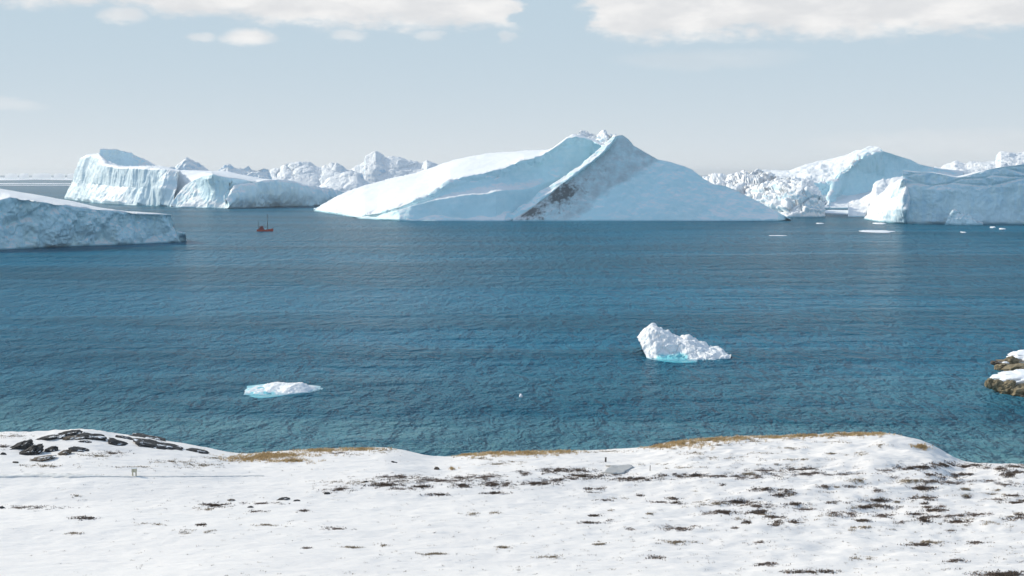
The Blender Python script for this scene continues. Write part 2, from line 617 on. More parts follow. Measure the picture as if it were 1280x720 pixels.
def ground_z(x, y, fine=True):
    x = np.asarray(x, float)
    y = np.asarray(y, float)
    c = y * CP + 38.0 * SP
    px = np.clip(640 + F * x / np.maximum(c, 25.0), -260, 1600)
    rc = rat(sum(np.interp(px + o, CREST[:, 0], CREST[:, 1]) * w for o, w in ((-16, .2), (-6, .3), (6, .3), (16, .2))))
    Dc = np.interp(px, CREST_D[:, 0], CREST_D[:, 1])
    D0 = 146.0
    r0 = (EYE - base_z(np.full_like(y, D0))) / D0
    t = np.clip((y - D0) / (Dc - D0), 0, 1)
    r0s = (EYE - base_z(D0 + 1.0)) / (D0 + 1) - (EYE - base_z(D0)) / D0     # keep the slope where the two meet
    k = 1.9
    g = 1 - (1 - t) ** k
    z = EYE - (r0 + (rc - r0) * g) * y
    over = np.maximum(y - Dc, 0)
    z = np.where(y < D0, base_z(y), z - 0.010 * over ** 2 - 0.03 * over)
    # the line of hummocks in front of the low flat
    ry = np.interp(px, RIDGE[:, 0], RIDGE[:, 1])
    Dr = np.interp(ry, np.array([575., 585, 595, 605, 612]), np.array([173., 168, 163, 158, 154]))
    amp = np.interp(px, [300, 420, 600, 900, 1100, 1180, 1195], [0, .4, .7, .7, .8, .3, 0.0])
    dd = y - Dr
    z = z + amp * np.where(dd < 0, np.exp(-(dd / 7.0) ** 2), np.exp(-(dd / 3.0) ** 2)) * 0.8
    # hollow in the left knoll
    fade = np.clip((y - 60) / 30, 0.15, 1) * np.clip((Dc + 3 - y) / 8.0, 0.15, 1)
    p = np.stack([x, y, np.zeros_like(x)], -1)
    z = z + fade * 0.45 * fbm(p / np.array([26., 17., 1.]), 3)
    hum = np.interp(px, [250, 700, 950, 1300], [0.25, 0.5, 1.0, 1.0]) * np.interp(y, [100, 125, 150], [0.5, 0.9, 1.0])
    z = z + fade * 0.40 * hum * fbm(p / np.array([5.0, 3.6, 1.]) + 5, 4)
    knoll = np.clip(1 - np.abs(px - 90) / 190, 0, 1) * np.clip((y - 172) / 10, 0, 1)
    z = z + fade * knoll * 0.5 * fbm(p / np.array([7.0, 4.0, 1.]) + 2, 4, .5, True)
    z = z + fade * 0.06 * fbm(p / np.array([1.6, .8, 1.]) + 11, 3)
    return np.maximum(z, -6.0)


def hit(px, py):
    """where a measured picture point lies on the shore (x, y, z); nan if it looks past it"""
    px = np.atleast_1d(np.asarray(px, float))
    py = np.atleast_1d(np.asarray(py, float))
    u, dy, dz = ray(px, py)
    sx, sz = u / dy, dz / dy

    def gap(idx, D):
        return EYE + sz[idx] * D - ground_z(sx[idx] * D, D)
    todo = np.arange(len(px))
    out = np.full((len(px), 3), np.nan)
    Ds = np.arange(88.0, 232.0, 2.0)
    lo = np.full(len(px), np.nan)
    for D in Ds:
        if not len(todo):
            break
        now = gap(todo, np.full(len(todo), D)) <= 0
        lo[todo[now]] = D - 2.0
        todo = todo[~now]
    idx = np.where(~np.isnan(lo))[0]
    a, b = lo[idx].copy(), lo[idx] + 2.0
    for _ in range(5):
        m = (a + b) / 2
        inside = gap(idx, m) <= 0
        b = np.where(inside, m, b)
        a = np.where(inside, a, m)
    m = (a + b) / 2
    out[idx] = np.stack([sx[idx] * m, m, ground_z(sx[idx] * m, m)], -1)
    return out


# ground cover patches measured in the photograph: centre x, y, half width, half height, kind (d dark heath, m brown heath, l sparse, g golden grass)
PATCH = [
    (38, 634, 38, 2.4, 'm'), (105, 647, 15, 2, 'd'), (268, 631, 17, 3, 'd'), (257, 636, 14, 2, 'l'), (332, 629, 26, 1.4, 'm'), (245, 664, 22, 3, 'l'), (250, 656, 6, 2, 'd'),
    (455, 603, 52, 3.4, 'l'), (425, 611, 18, 4, 'm'), (500, 596, 40, 3.4, 'm'), (545, 600, 60, 4, 'm'), (482, 606, 20, 3.6, 'd'), (527, 608, 14, 2.2, 'd'), (505, 611, 20, 2, 'm'), (547, 618, 13, 1.5, 'd'),
    (605, 596, 32, 5, 'm'), (575, 597, 16, 2.6, 'm'), (620, 605, 18, 4, 'd'), (575, 607, 15, 2.5, 'd'), (653, 591, 9, 3, 'd'), (690, 588, 17, 3.5, 'd'), (716, 587, 20, 2.6, 'd'), (672, 604, 24, 2.6, 'd'),
    (690, 600, 15, 3, 'm'), (715, 598, 12, 3, 'm'), (617, 616, 13, 1.5, 'd'), (728, 595, 21, 4, 'd'), (706, 599, 8, 2, 'd'), (765, 593, 22, 2, 'm'), (795, 598.5, 30, 3, 'd'), (852, 594, 32, 2, 'd'),
    (745, 610.5, 13, 2.2, 'd'), (738, 615.5, 8, 1.2, 'm'), (798, 619, 5, 1.2, 'd'), (840, 623, 9, 1.5, 'd'), (825, 627.5, 13, 1.2, 'm'), (843, 628.5, 9, 1.2, 'd'), (900, 595, 42, 2, 'm'), (935, 592, 22, 3, 'l'),
    (965, 594, 19, 3.5, 'm'), (1000, 586, 23, 2, 'd'), (953, 611.5, 13, 2.2, 'd'), (977, 613.5, 12, 2, 'd'), (977, 619, 9, 2, 'd'), (922, 627, 25, 3, 'd'), (893, 629, 27, 3, 'l'), (945, 632, 27, 3, 'm'),
    (996, 630, 11, 2.6, 'd'), (1006, 636.5, 13, 2, 'm'), (905, 640, 18, 2.6, 'd'), (945, 641, 14, 2.6, 'd'), (884, 642, 9, 2, 'm'), (967, 646, 12, 2, 'd'), (932, 653, 7, 2.2, 'd'), (972, 652, 7, 2.2, 'd'),
    (993, 652.5, 8, 2, 'd'), (925, 648, 16, 2, 'l'), (866, 658, 6, 1.2, 'm'), (918, 660, 5, 1.4, 'm'), (1110, 588, 12, 3, 'm'), (1135, 585, 15, 2.6, 'd'), (1155, 583.5, 12, 2.4, 'd'), (1180, 580.5, 18, 3, 'd'),
    (1205, 583, 11, 2.6, 'd'), (1219, 581, 10, 2.4, 'd'), (1229, 584, 7, 2.2, 'd'), (1250, 586, 9, 3.4, 'd'), (1262, 593, 11, 4, 'd'), (1268, 582.5, 16, 2, 'd'), (1163, 593, 11, 1.6, 'd'), (1188, 597, 11, 2.6, 'd'),
    (1205, 592.5, 15, 1.2, 'd'), (1135, 601, 24, 4, 'l'), (1163, 601, 9, 2, 'd'), (1190, 603, 27, 2.6, 'm'), (1232, 601, 24, 2, 'm'), (1152, 610, 15, 3.5, 'd'), (1207, 611, 13, 2, 'l'), (1155, 622, 15, 3, 'd'),
    (1208, 619.5, 13, 2, 'l'), (1097, 626, 16, 2.4, 'd'), (1093, 632.5, 21, 2.4, 'd'), (1160, 634, 9, 1.6, 'd'), (1166, 637.5, 9, 1.6, 'd'), (1177, 633, 7, 1.6, 'm'), (1270, 628, 17, 1.6, 'd'), (1105, 644, 16, 3.6, 'm'),
    (1055, 642, 24, 4, 'm'), (1145, 642, 9, 1.6, 'd'), (1200, 644, 13, 2, 'm'), (1222, 643, 20, 3, 'm'), (1176, 645.5, 21, 2, 'm'), (1153, 649.5, 9, 3, 'd'), (1196, 652, 18, 2.6, 'd'), (1265, 649, 11, 1.6, 'd'),
    (1275, 645, 8, 3, 'd'), (1128, 653, 9, 2, 'm'), (1257, 718, 28, 4, 'd'), (1015, 714.5, 28, 1.6, 'd'), (958, 705, 14, 2.2, 'm'), (1079, 698, 19, 2.2, 'l'), (1192, 700, 11, 1.6, 'd'), (1160, 677.5, 20, 2.4, 'l'),
    (1152, 681, 18, 1.6, 'd'), (1221, 678, 14, 2, 'm'), (952, 678, 11, 2, 'm'), (1077, 659, 18, 2.2, 'l'), (1046, 628, 16, 1.2, 'd'), (1032, 608, 12, 2, 'm'), (1068, 608, 13, 1.6, 'm'), (1098, 613, 9, 2.6, 'm'),
    (1075, 600.5, 15, 4, 'l'), (845, 677, 20, 3, 'l'), (748, 680, 11, 2, 'l'), (848, 660, 20, 3.4, 'm'), (817, 696.5, 10, 1.5, 'd'), (690, 696, 16, 2, 'l'), (630, 684, 11, 3, 'l'), (439, 684, 14, 2, 'l'), (480, 681.5, 6, 2, 'l'),
    (420, 660.5, 15, 2.2, 'm'), (383, 685, 4, 1.6, 'm'), (590, 642, 13, 2.2, 'l'), (618, 640.5, 9, 2, 'l'), (545, 692, 22, 1.6, 'l'), (320, 639, 13, 1.6, 'm'), (380, 638, 9, 1.6, 'm'), (332, 656, 20, 1.6, 'l'), (95, 620, 10, 1.5, 'l'),
    (190, 655, 16, 1.4, 'l'), (90, 666, 14, 1.2, 'l'), (958, 588, 26, 3, 'm'), (935, 597, 26, 2, 'm'), (1045, 592, 40, 2, 'm'), (1010, 592, 22, 3, 'm'), (1255, 605, 16, 2, 'm'), (1247, 612, 12, 1.5, 'l'),
    # golden and brown grass on the banks along the crest
    (345, 568.5, 46, 3.2, 'g'), (400, 562.5, 42, 2.4, 'g'), (450, 561.5, 32, 2.3, 'g'), (365, 576, 24, 2.3, 'g'), (310, 574, 26, 2.9, 'g'), (425, 566, 15, 2, 'm'), (478, 563.5, 22, 4, 'l'), (445, 568.5, 11, 2, 'l'), (330, 571, 30, 2.7, 'g'),
    (215, 577, 32, 3, 'l'), (175, 583, 22, 1.5, 'l'), (250, 581, 32, 4, 'l'), (270, 572, 28, 2, 'l'), (585, 568.5, 26, 3.4, 'g'), (620, 566.5, 30, 3.4, 'g'), (660, 566, 36, 3.9, 'g'), (700, 564.5, 26, 2.6, 'g'), (600, 573, 22, 2.4, 'l'),
    (625, 580, 24, 2.4, 'l'), (640, 577, 22, 2, 'l'), (565, 586, 4, 1.6, 'g'), (760, 564, 34, 1.8, 'l'), (822, 557.5, 32, 3.4, 'g'), (850, 553.5, 36, 5.5, 'g'), (890, 549, 38, 3.6, 'g'), (922, 547.5, 24, 2.6, 'g'), (965, 546.5, 32, 2.1, 'g'),
    (1010, 544.5, 38, 2.3, 'g'), (1070, 542.5, 42, 2.9, 'g'), (1098, 542, 10, 3.1, 'g'), (1100, 556, 10, 3, 'l'), (1075, 567, 11, 4, 'l'), (1151, 558, 10, 3.4, 'g'), (945, 552, 26, 2, 'l'), (900, 556, 24, 1.6, 'l'), (1040, 552, 30, 2, 'l'),
    (985, 560, 24, 2, 'l'), (1040, 567, 18, 2, 'l'), (870, 566, 26, 2, 'l'), (900, 572, 36, 2.2, 'l'), (950, 566, 22, 2, 'l'), (1000, 574, 30, 1.6, 'l'), (820, 580, 30, 1.6, 'l'), (860, 584, 30, 1.6, 'l'), (975, 580, 26, 1.6, 'l'),
    (120, 569, 30, 4, 'l'), (140, 566, 16, 3, 'm'), (12, 544.5, 24, 3.4, 'l'), (4, 558, 8, 3, 'm'), (50, 582, 40, 2, 'l'),
]


_pr = random.Random(11)
for _ in range(80):
    _x = 1290 - 560 * _pr.random() ** 1.5
    _y = 588 + 75 * _pr.random() ** 1.1
    PATCH.append((_x, _y, _pr.uniform(5, 15), _pr.uniform(0.7, 1.6), _pr.choice('mlld')))


def patch_values(px, py):
    veg = np.zeros_like(px)
    gold = np.zeros_like(px)
    for (cx, cy, rx, ry, k) in PATCH:
        m = (np.abs(px - cx) < rx * 1.7) & (np.abs(py - cy) < ry * 1.9 + 0.6)
        if not m.any():
            continue
        d = np.sqrt(((px[m] - cx) / rx) ** 2 + ((py[m] - cy) / (ry + 0.3)) ** 2)
        v = np.clip(1.35 - d, 0, 1) * {'d': 0.52, 'm': 0.36, 'l': 0.20, 'g': 0.42}[k]
        veg[m] = np.maximum(veg[m], v)
        if k in 'gl':
            gold[m] = np.maximum(gold[m], np.clip(1.4 - d, 0, 1) * (1.0 if k == 'g' else 0.45))
    return veg, gold


def build_ground():
    ys = np.concatenate([np.arange(-90, 88, 4.0), np.arange(88, 150, 0.42), np.arange(150, 214, 0.26), np.arange(214, 262, 1.5)])
    xs = np.concatenate([np.arange(-190, -84, 4.0), np.arange(-84, 84, 0.30), np.arange(84, 190, 4.0)])
    X, Y = np.meshgrid(xs, ys)
    Z = ground_z(X, Y)
    px, py = to_px(X, Y, Z)
    veg, gold = patch_values(px.ravel(), py.ravel())
    far = Y.ravel() > np.interp(np.clip(px.ravel(), -260, 1600), CREST_D[:, 0], CREST_D[:, 1]) + 4
    veg[far | (Y.ravel() < 90)] = 0
    o = mesh_np('snow_ground', np.stack([X, Y, Z], -1), [grid_faces(len(ys), len(xs))], M_GROUND, None, True, {'veg': veg, 'gold': gold})
    kind(o, 'structure')


build_ground()


def blades_material(name):
    m, t, b = new_mat(name)
    c = t.add('ShaderNodeAttribute', {'attribute_name': 'tone'}).outputs['Color']
    t.l.new(c, b.inputs['Base Color'])
    b.inputs['Roughness'].default_value = 0.85
    b.inputs['Specular IOR Level'].default_value = 0.1
    return m


M_BLADES = blades_material('dry_stems')


def build_cover():
    rng = np.random.RandomState(3)
    bins = {'heath': [], 'dry_grass': []}
    dens = {'d': 1.25, 'm': 0.95, 'l': 0.55, 'g': 1.15}
    allp, allk = [], []
    for (cx, cy, rx, ry, k) in PATCH:
        n = int(max(6, math.pi * rx * (ry + 0.4) * dens[k]))
        r = np.abs(rng.normal(0, 0.62, n))
        a = rng.rand(n) * 2 * math.pi
        allp.append(np.stack([cx + 1.15 * rx * r * np.cos(a), cy + 0.5 + 0.9 * (ry + 0.2) * r * np.sin(a)], -1))
        allk += [k] * n
    # stray stems all over the lower ground, thicker to the right
    n = 4000
    sx = 1280 * rng.rand(n) ** 0.6
    sy = 575 + 145 * rng.rand(n) ** 1.2
    allp.append(np.stack([sx, sy], -1))
    allk += ['s'] * n
    pp = np.concatenate(allp)
    kk = np.array(allk)
    w = hit(pp[:, 0], pp[:, 1])
    ok = ~np.isnan(w[:, 0])
    # wind has packed snow over much of it: what is left stands in streaks
    q = np.nan_to_num(w) * np.array([0.9, 1.5, 0.0])
    streak = fbm(q, 4) + 0.35 * fbm(np.nan_to_num(w) * np.array([2.5, 5.0, 0.0]) + 3, 2)
    thr = np.select([kk == 'd', kk == 'm', kk == 'g', kk == 'l'], [-0.08, 0.02, -0.22, 0.03], 0.12)
    ok &= streak > thr
    w, kk = w[ok], kk[ok]
    w = w[w[:, 2] > 0.5] if False else w
    pal = {'d': ((0.05, 0.038, 0.03), (0.27, 0.20, 0.155)), 'm': ((0.11, 0.082, 0.067), (0.34, 0.26, 0.21)),
           'l': ((0.22, 0.17, 0.115), (0.46, 0.37, 0.26)), 'g': ((0.32, 0.21, 0.095), (0.72, 0.54, 0.30)), 's': ((0.20, 0.17, 0.14), (0.45, 0.38, 0.29))}
    for nm, kinds in (('heath', 'dm'), ('dry_grass', 'lgs')):
        sel = np.isin(kk, list(kinds))
        c0, k0 = w[sel], kk[sel]
        nb = 7
        n = len(c0) * nb
        c = np.repeat(c0, nb, 0)
        kb = np.repeat(k0, nb)
        spread = np.where(np.isin(kb, ['d', 'm']), 0.16, 0.13)
        c = c + np.stack([rng.normal(0, 1, n) * spread, rng.normal(0, 1, n) * spread, np.zeros(n)], -1)
        c[:, 2] = ground_z(c[:, 0], c[:, 1]) - 0.02
        hgt = {'d': 0.12, 'm': 0.09, 'l': 0.12, 'g': 0.28, 's': 0.08}
        H = np.array([hgt[q] for q in kb]) * rng.uniform(0.5, 1.35, n)
        wd = np.where(np.isin(kb, ['d', 'm']), 0.045, 0.028) * rng.uniform(0.6, 1.4, n)
        a = rng.rand(n) * math.pi * 2
        lean = rng.normal(0, 0.45, (n, 2)) + np.array([0.25, -0.1])
        tip = c + np.stack([lean[:, 0] * H, lean[:, 1] * H, H], -1)
        s = np.stack([np.cos(a) * wd, np.sin(a) * wd, np.zeros(n)], -1)
        mid = c * 0.45 + tip * 0.55 + s * 0.3
        V = np.stack([c - s, c + s, mid + s * 0.5, tip], 1).reshape(-1, 3)
        f = np.arange(n)[:, None] * 4 + np.array([[0, 1, 2, 3]])
        t = rng.rand(n, 1)
        lo = np.array([pal[q][0] for q in kb])
        hi = np.array([pal[q][1] for q in kb])
        tone = np.repeat(lo + (hi - lo) * t, 4, 0)
        o = mesh_np(nm, V, [f], M_BLADES, None, False, {'tone': tone})
        kind(o, 'stuff')


build_cover()


# ------------------------------------------------------------------ boulders
def ico(sub):
    t = (1 + 5 ** .5) / 2
    v = [(-1, t, 0), (1, t, 0), (-1, -t, 0), (1, -t, 0), (0, -1, t), (0, 1, t), (0, -1, -t), (0, 1, -t), (t, 0, -1), (t, 0, 1), (-t, 0, -1), (-t, 0, 1)]
    f = [(0, 11, 5), (0, 5, 1), (0, 1, 7), (0, 7, 10), (0, 10, 11), (1, 5, 9), (5, 11, 4), (11, 10, 2), (10, 7, 6), (7, 1, 8), (3, 9, 4), (3, 4, 2), (3, 2, 6), (3, 6, 8), (3, 8, 9), (4, 9, 5), (2, 4, 11), (6, 2, 10), (8, 6, 7), (9, 8, 1)]
    v = [tuple(np.array(q) / np.linalg.norm(q)) for q in v]
    for _ in range(sub):
        cache, nf = {}, []

        def mid(a, b):
            key = (min(a, b), max(a, b))
            if key not in cache:
                m = np.array(v[a]) + np.array(v[b])
                v.append(tuple(m / np.linalg.norm(m)))
                cache[key] = len(v) - 1
            return cache[key]
        for a, b, c in f:
            ab, bc, ca = mid(a, b), mid(b, c), mid(c, a)
            nf += [(a, ab, ca), (b, bc, ab), (c, ca, bc), (ab, bc, ca)]
        f = nf
    return np.array(v), np.array(f)


ICO_V, ICO_F = ico(4)
ROCK_V, ROCK_F = ico(3)


def boulder(name, centre, half, tilt, mat, seed, rough=0.22, yaw=0.0, block=0.35, parent=None, facets=False):
    """an angular weathered lump: half = half sizes (x, y, z), tilt about the view axis in degrees"""
    v = (ROCK_V if facets else ICO_V).copy()
    q = v * 1.15 + seed * 7.7
    d1, e, ident = worley(q * 1.1)
    r = 1 + rough * fbm(q * 1.3, 5) + block * 0.45 * (ident - 0.5) - 0.12 * np.exp(-(e * 8) ** 2) + 0.05 * fbm(q * 5, 3)
    v = v * r[:, None]
    v = np.sign(v) * np.abs(v) ** 0.85
    v = v * np.array(half)
    a = R(tilt)
    v = np.stack([v[:, 0] * math.cos(a) - v[:, 2] * math.sin(a), v[:, 1], v[:, 0] * math.sin(a) + v[:, 2] * math.cos(a)], -1)
    a = R(yaw)
    v = np.stack([v[:, 0] * math.cos(a) - v[:, 1] * math.sin(a), v[:, 0] * math.sin(a) + v[:, 1] * math.cos(a), v[:, 2]], -1)
    return mesh_np(name, v + np.array(centre), [ROCK_F if facets else ICO_F], mat, parent, not facets, None, centre)


GK = 'dark rocks breaking through the snow of the left knoll'
ROCKS = [  # px, py of the middle, width px, height px, tilt, material, label
    (23, 556, 31, 12, 24, 'd', 'arched black rock at the far left of the snowy knoll, above the tilted slab'),
    (34, 563, 36, 11, 27, 'd', 'largest black slab tilted up to the right on the left knoll'),
    (64, 560.5, 17, 9, 6, 'd', 'small black rock with a snow notch right of the large tilted slab'),
    (78, 566, 20, 6, 26, 'b', 'narrow brown leaning slab below the rock ridge'),
    (98, 561, 25, 7, -8, 'd', 'low black rock in the middle of the snowy knoll'),
    (48, 573, 34, 6, 10, 'b', 'flat brown rock lowest on the left knoll, edged by snow'),
    (62, 546, 34, 5, 8, 'd', 'long thin dark rock at the left end of the knoll top ridge'),
    (85, 541.5, 30, 7, 8, 'd', 'highest black rock crowning the left knoll against the sea'),
    (90, 546.5, 26, 5, 0, 'b', 'brown flat rock just under the crowning black rock'),
    (112, 544.5, 34, 7, -6, 'd', 'black ledge right of the crown of the left knoll'),
    (106, 551.5, 14, 3, -4, 'd', 'thin dark sliver of rock in snow below the black ledge'),
    (148, 553, 28, 6, -22, 'd', 'dark slab sloping down to the right on the knoll'),
    (153, 546.5, 22, 6, -10, 'd', 'short black rock on the knoll skyline beside the blue water'),
    (182, 546.5, 38, 3.4, -9, 'd', 'long low dark rock along the right skyline of the knoll'),
    (196, 555.5, 56, 7, -14, 'd', 'longest black slab sloping down at the right of the knoll'),
    (247, 563.5, 28, 5, -12, 'd', 'lone black rock at the right foot of the knoll'),
    (3, 567, 8, 4, 20, 'd', 'small black stone at the left edge below the arched rock'),
    (19, 577.5, 7, 3, 0, 'b', 'tiny brown stone on the snow under the flat brown rock'),
]
SCATTER = [
    (355, 623, 15, 4, 3, 'd', 'low black rock alone on the open snow below the golden grass'),
    (371, 625.5, 8, 2.5, 0, 'd', 'small black rock just right of the lone low rock'),
    (313, 633.5, 7, 3, 0, 'd', 'small round dark stone on snow under a strip of heath'),
    (289, 624.5, 9, 3, 0, 'b', 'small brown stone on the snow left of the low black rock'),
    (2, 633.5, 7, 4, 0, 'd', 'dark stone at the left edge beside a strip of brown heath'),
    (457, 601.5, 5, 3, 10, 'd', 'small dark stone at the left end of the brown heath band'),
    (409, 616, 8, 4, 0, 'd', 'dark stone at the lower left corner of the heath band'),
    (546, 584.5, 6, 6, 40, 'b', 'small pointed brown stone standing on the snow below the crest dip'),
    (493, 577.5, 8, 2.5, -15, 'd', 'small dark stone on the clean snow under the golden bank'),
]


def ground_rock(px, py, w, h, tilt, mk, label, i, group):
    base = hit(px, py + h * 0.35)
    b = base[0]
    if np.isnan(b[0]):
        b = hit(px, py + h * 0.35 + 4)[0]
        if np.isnan(b[0]):
            return
    s = b[1] / F
    half = (w * 0.56 * s, min(w * 0.42 * s, 2.2), max(h * 0.5 * s * 1.35, 0.15))
    c = (b[0], b[1] + half[1] * 0.25, b[2] - half[2] * 0.22)
    o = boulder('rock', c, half, tilt, M_ROCK_DARK if mk == 'd' else M_ROCK_BROWN, i + 1, 0.30, 0, 0.55, None, True)
    tag(o, label, 'rock', group)


for i, r in enumerate(ROCKS):
    ground_rock(*r, i, GK)
for i, r in enumerate(SCATTER):
    ground_rock(*r, i + 40, 'stones scattered over the snowfield')

# rocky point at the right edge of the bay
M_SHORE = M_ROCK_TAN
SHORE = [  # px, py, D, w px, h px, tilt, material, label
    (1238.5, 480, 289, 14, 11, 12, 't', 'leftmost tan boulder at the tip of the snowy rocky point'),
    (1248, 482, 288, 15, 13, 38, 't', 'tan boulder leaning second from the tip of the rocky point'),
    (1259, 485, 286.5, 22, 13, 30, 't', 'broad cracked tan boulder at the waterline of the rocky point'),
    (1279, 489, 285, 34, 15, 14, 't', 'large tan boulder cut by the right picture edge below the snow'),
    (1246, 454, 322, 14, 5, 0, 'b', 'dark brown boulder at the far tip of the point behind the snow slab'),
    (1252, 458.5, 318, 17, 7, 12, 't', 'low tan boulder in the gap between the two snow slabs'),
    (1264, 451.5, 321, 16, 10, 15, 't', 'tan boulder under the upper snow slab'),
    (1272, 459.5, 315, 30, 7, 10, 't', 'flat tan rock between the two snow slabs at the right edge'),
    (1283, 498, 282, 18, 7, 0, 'b', 'dark wet rock lowest at the right edge of the sea'),
]
for i, (px, py, D, w, h, tilt, mk, lab) in enumerate(SHORE):
    c = P(px, py, D)
    s = D / F
    o = boulder('shore_boulder', c, (w * .5 * s * 1.05, w * .5 * s, h * .5 * s * 1.2), tilt, M_ROCK_TAN if mk == 't' else M_ROCK_BROWN, i + 71, 0.26, 0, 0.8, None, True)
    tag(o, lab, 'boulder', 'boulders of the rocky point')
SNOWS = [
    (1302, 472, 294, 116, 17, 2, 'thick lower snow slab lying on the tan boulders at the right edge'),
    (1306, 447, 326, 92, 16, 0, 'upper snow slab farther back on the rocky point'),
    (1257, 454, 319, 8, 4, 0, 'tiny pillow of snow between the far boulders of the point'),
]
for i, (px, py, D, w, h, tilt, lab) in enumerate(SNOWS):
    c = P(px, py, D)
    s = D / F
    o = boulder('snow_slab', c, (w * .5 * s, 7.0 if w > 20 else .8, h * .5 * s * 1.1), tilt, M_SNOW, i + 91, 0.10, 0, 0.12)
    tag(o, lab, 'snow', 'snow slabs on the rocky point')


def shore_hill():
    # low ledge that carries the boulders and runs on out of the picture
    xs = np.linspace(0, 1, 60)
    ys = np.linspace(0, 1, 40)
    U, V = np.meshgrid(xs, ys)
    X = 111 + U * 60
    Y = 284 + V * 52 + 6 * np.cos(U * 5)
    prof = np.sin(np.pi * np.clip(V, 0, 1)) ** 0.6 * np.clip(U * 6, 0, 1) ** 0.7
    p = np.stack([X, Y, 0 * X], -1)
    Z = -1.2 + prof * (2.6 + 5 * U) + 0.7 * fbm(p / 5.0, 4)
    o = mesh_np('rocky_shore', np.stack([X, Y, Z], -1), [grid_faces(40, 60)], M_ROCK_TAN)
    kind(o, 'structure')


shore_hill()

# ------------------------------------------------------------------ icebergs
def berg(name, label, rows, seg, nu, layers, mat, group='icebergs drifting in the bay', attrs=None, bulge=None):
    G, v = loft(rows, seg, nu, layers, bulge)
    o = loft_mesh(name, G, mat, None, attrs(G, v) if attrs else None)
    return tag(o, label, 'iceberg', group)


def part(name, parent, rows, seg, nu, layers, mat, attrs=None, bulge=None, dip=6.0):
    G, v = loft(rows, seg, nu, layers, bulge, dip)
    return loft_mesh(name, G, mat, parent, attrs(G, v) if attrs else None)


GB = 'icebergs drifting in the bay'
# near flat-topped berg at the left edge
berg('iceberg', 'nearest flat-topped iceberg at the left edge with a blue grey cliff and sloping white top',
     [[(-170, 318), (0, 312), (60, 309), (140, 306), (200, 303.6), (226, 302.6)],
      [(-170, 240, 812), (0, 250, 840), (12, 246.5, 842), (30, 249, 846), (50, 252.5, 854), (90, 258, 868), (118, 262, 884), (140, 263.5, 892), (180, 267, 908), (214, 268.5, 920)],
      [(-170, 224, 980), (0, 236, 1000), (50, 244, 990), (90, 251.5, 985), (125, 259.5, 970), (165, 265, 950), (214, 268.2, 925)],
      [('w', -170, 1100), ('w', 0, 1090), ('w', 214, 990)]],
     [70, 26, 10], 420,
     [('ridge', 3.0, (16, 16, 26), (0, 1)), ('fbm', 3.5, (30, 30, 30), (0, 1.0)), ('crack', 2.2, (22, 22, 26), (0.05, 0.98)), ('crack', 1.0, (8, 8, 13), (0.05, 0.98)), ('fbm', 0.9, (5, 5, 7), (0, 1)), ('ridge', 0.7, (3, 3, 4), (0, 1)), ('fbm', 1.0, (24, 24, 24), (1, 2))],
     M_BERG_NEAR)

# long fluted berg, left
b1 = thing('iceberg', tuple(point((150, 256))), 'tall fluted iceberg at left with a blue wedge-shaped block on its top', 'iceberg', GB)
part('fluted_cliff', b1,
     [[(81, 249), (100, 251), (116, 253.6), (150, 256), (205, 258), (214, 258.6)],
      [(92, 228, 2480), (105, 229, 2380), (118, 231, 2240), (150, 234, 2090), (205, 236, 1935), (220, 238, 1920)],
      [(104, 198, 2500), (108, 194.6, 2440), (124, 194, 2280), (133, 205, 2190), (150, 209, 2110), (180, 209.5, 2010), (200, 211, 1965), (224, 215, 1940)],
      [(107, 195.5, 2600), (124, 192, 2600), (150, 207.5, 2600), (200, 208.5, 2400), (224, 213, 2300)],
      [('w', 107, 2800), ('w', 224, 2500)]],
     [36, 44, 20, 8], 420,
     [('ridge', 7.0, (60, 60, 300), (0, 2)), ('ridge', 1.8, (16, 16, 120), (0, 2)), ('fbm', 3.0, (70, 70, 70), (0, 2)), ('fbm', 0.7, (8, 8, 20), (0, 2)), ('fbm', 3.0, (50, 50, 50), (2, 3))], M_BERG_FLUTED)
part('summit_block', b1,
     [[(122, 203, 2440), (134, 209, 2450), (152, 211.5, 2470), (180, 212, 2490), (202, 213, 2500)],
      [(125, 187.3, 2445), (145, 187, 2460), (152, 188.3, 2470), (165, 192, 2490), (180, 199.5, 2510), (199, 210, 2520)],
      [(126, 189, 2560), (152, 190, 2570), (180, 201, 2580), (199, 212, 2570)],
      [(126, 206, 2640), (152, 210, 2640), (199, 214, 2600)]],
     [26, 10, 6], 120, [('fbm', 2.5, (30, 30, 30)), ('fbm', 1.2, (9, 9, 12))], M_BERG, None, None, 8)
part('buttress', b1,
     [[(212, 259.4), (245, 259.6), (262, 260), (284, 260.4), ('w', 340, 2000)],
      [(214, 256, 1915), (222, 243, 1918), (232, 232, 1920), (245, 224, 1912), (258, 218.5, 1880), (266, 218, 1850), (275, 220.5, 1850), (290, 223, 1850), (310, 226, 1870), (345, 232, 1930)],
      [(208, 214, 2200), (230, 212.5, 2200), (262, 213.5, 2150), (285, 215.5, 2120), (310, 219.5, 2120), (345, 226, 2200)],
      [('w', 208, 2500), ('w', 345, 2500)]],
     [64, 26, 8], 260, [('ridge', 5.5, (36, 36, 200), (0, 1)), ('fbm', 3.0, (50, 50, 80), (0, 1)), ('fbm', 0.6, (8, 8, 16), (0, 1)), ('fbm', 2.0, (50, 50, 50), (1, 2))], M_BERG, None, {0: -8.0})

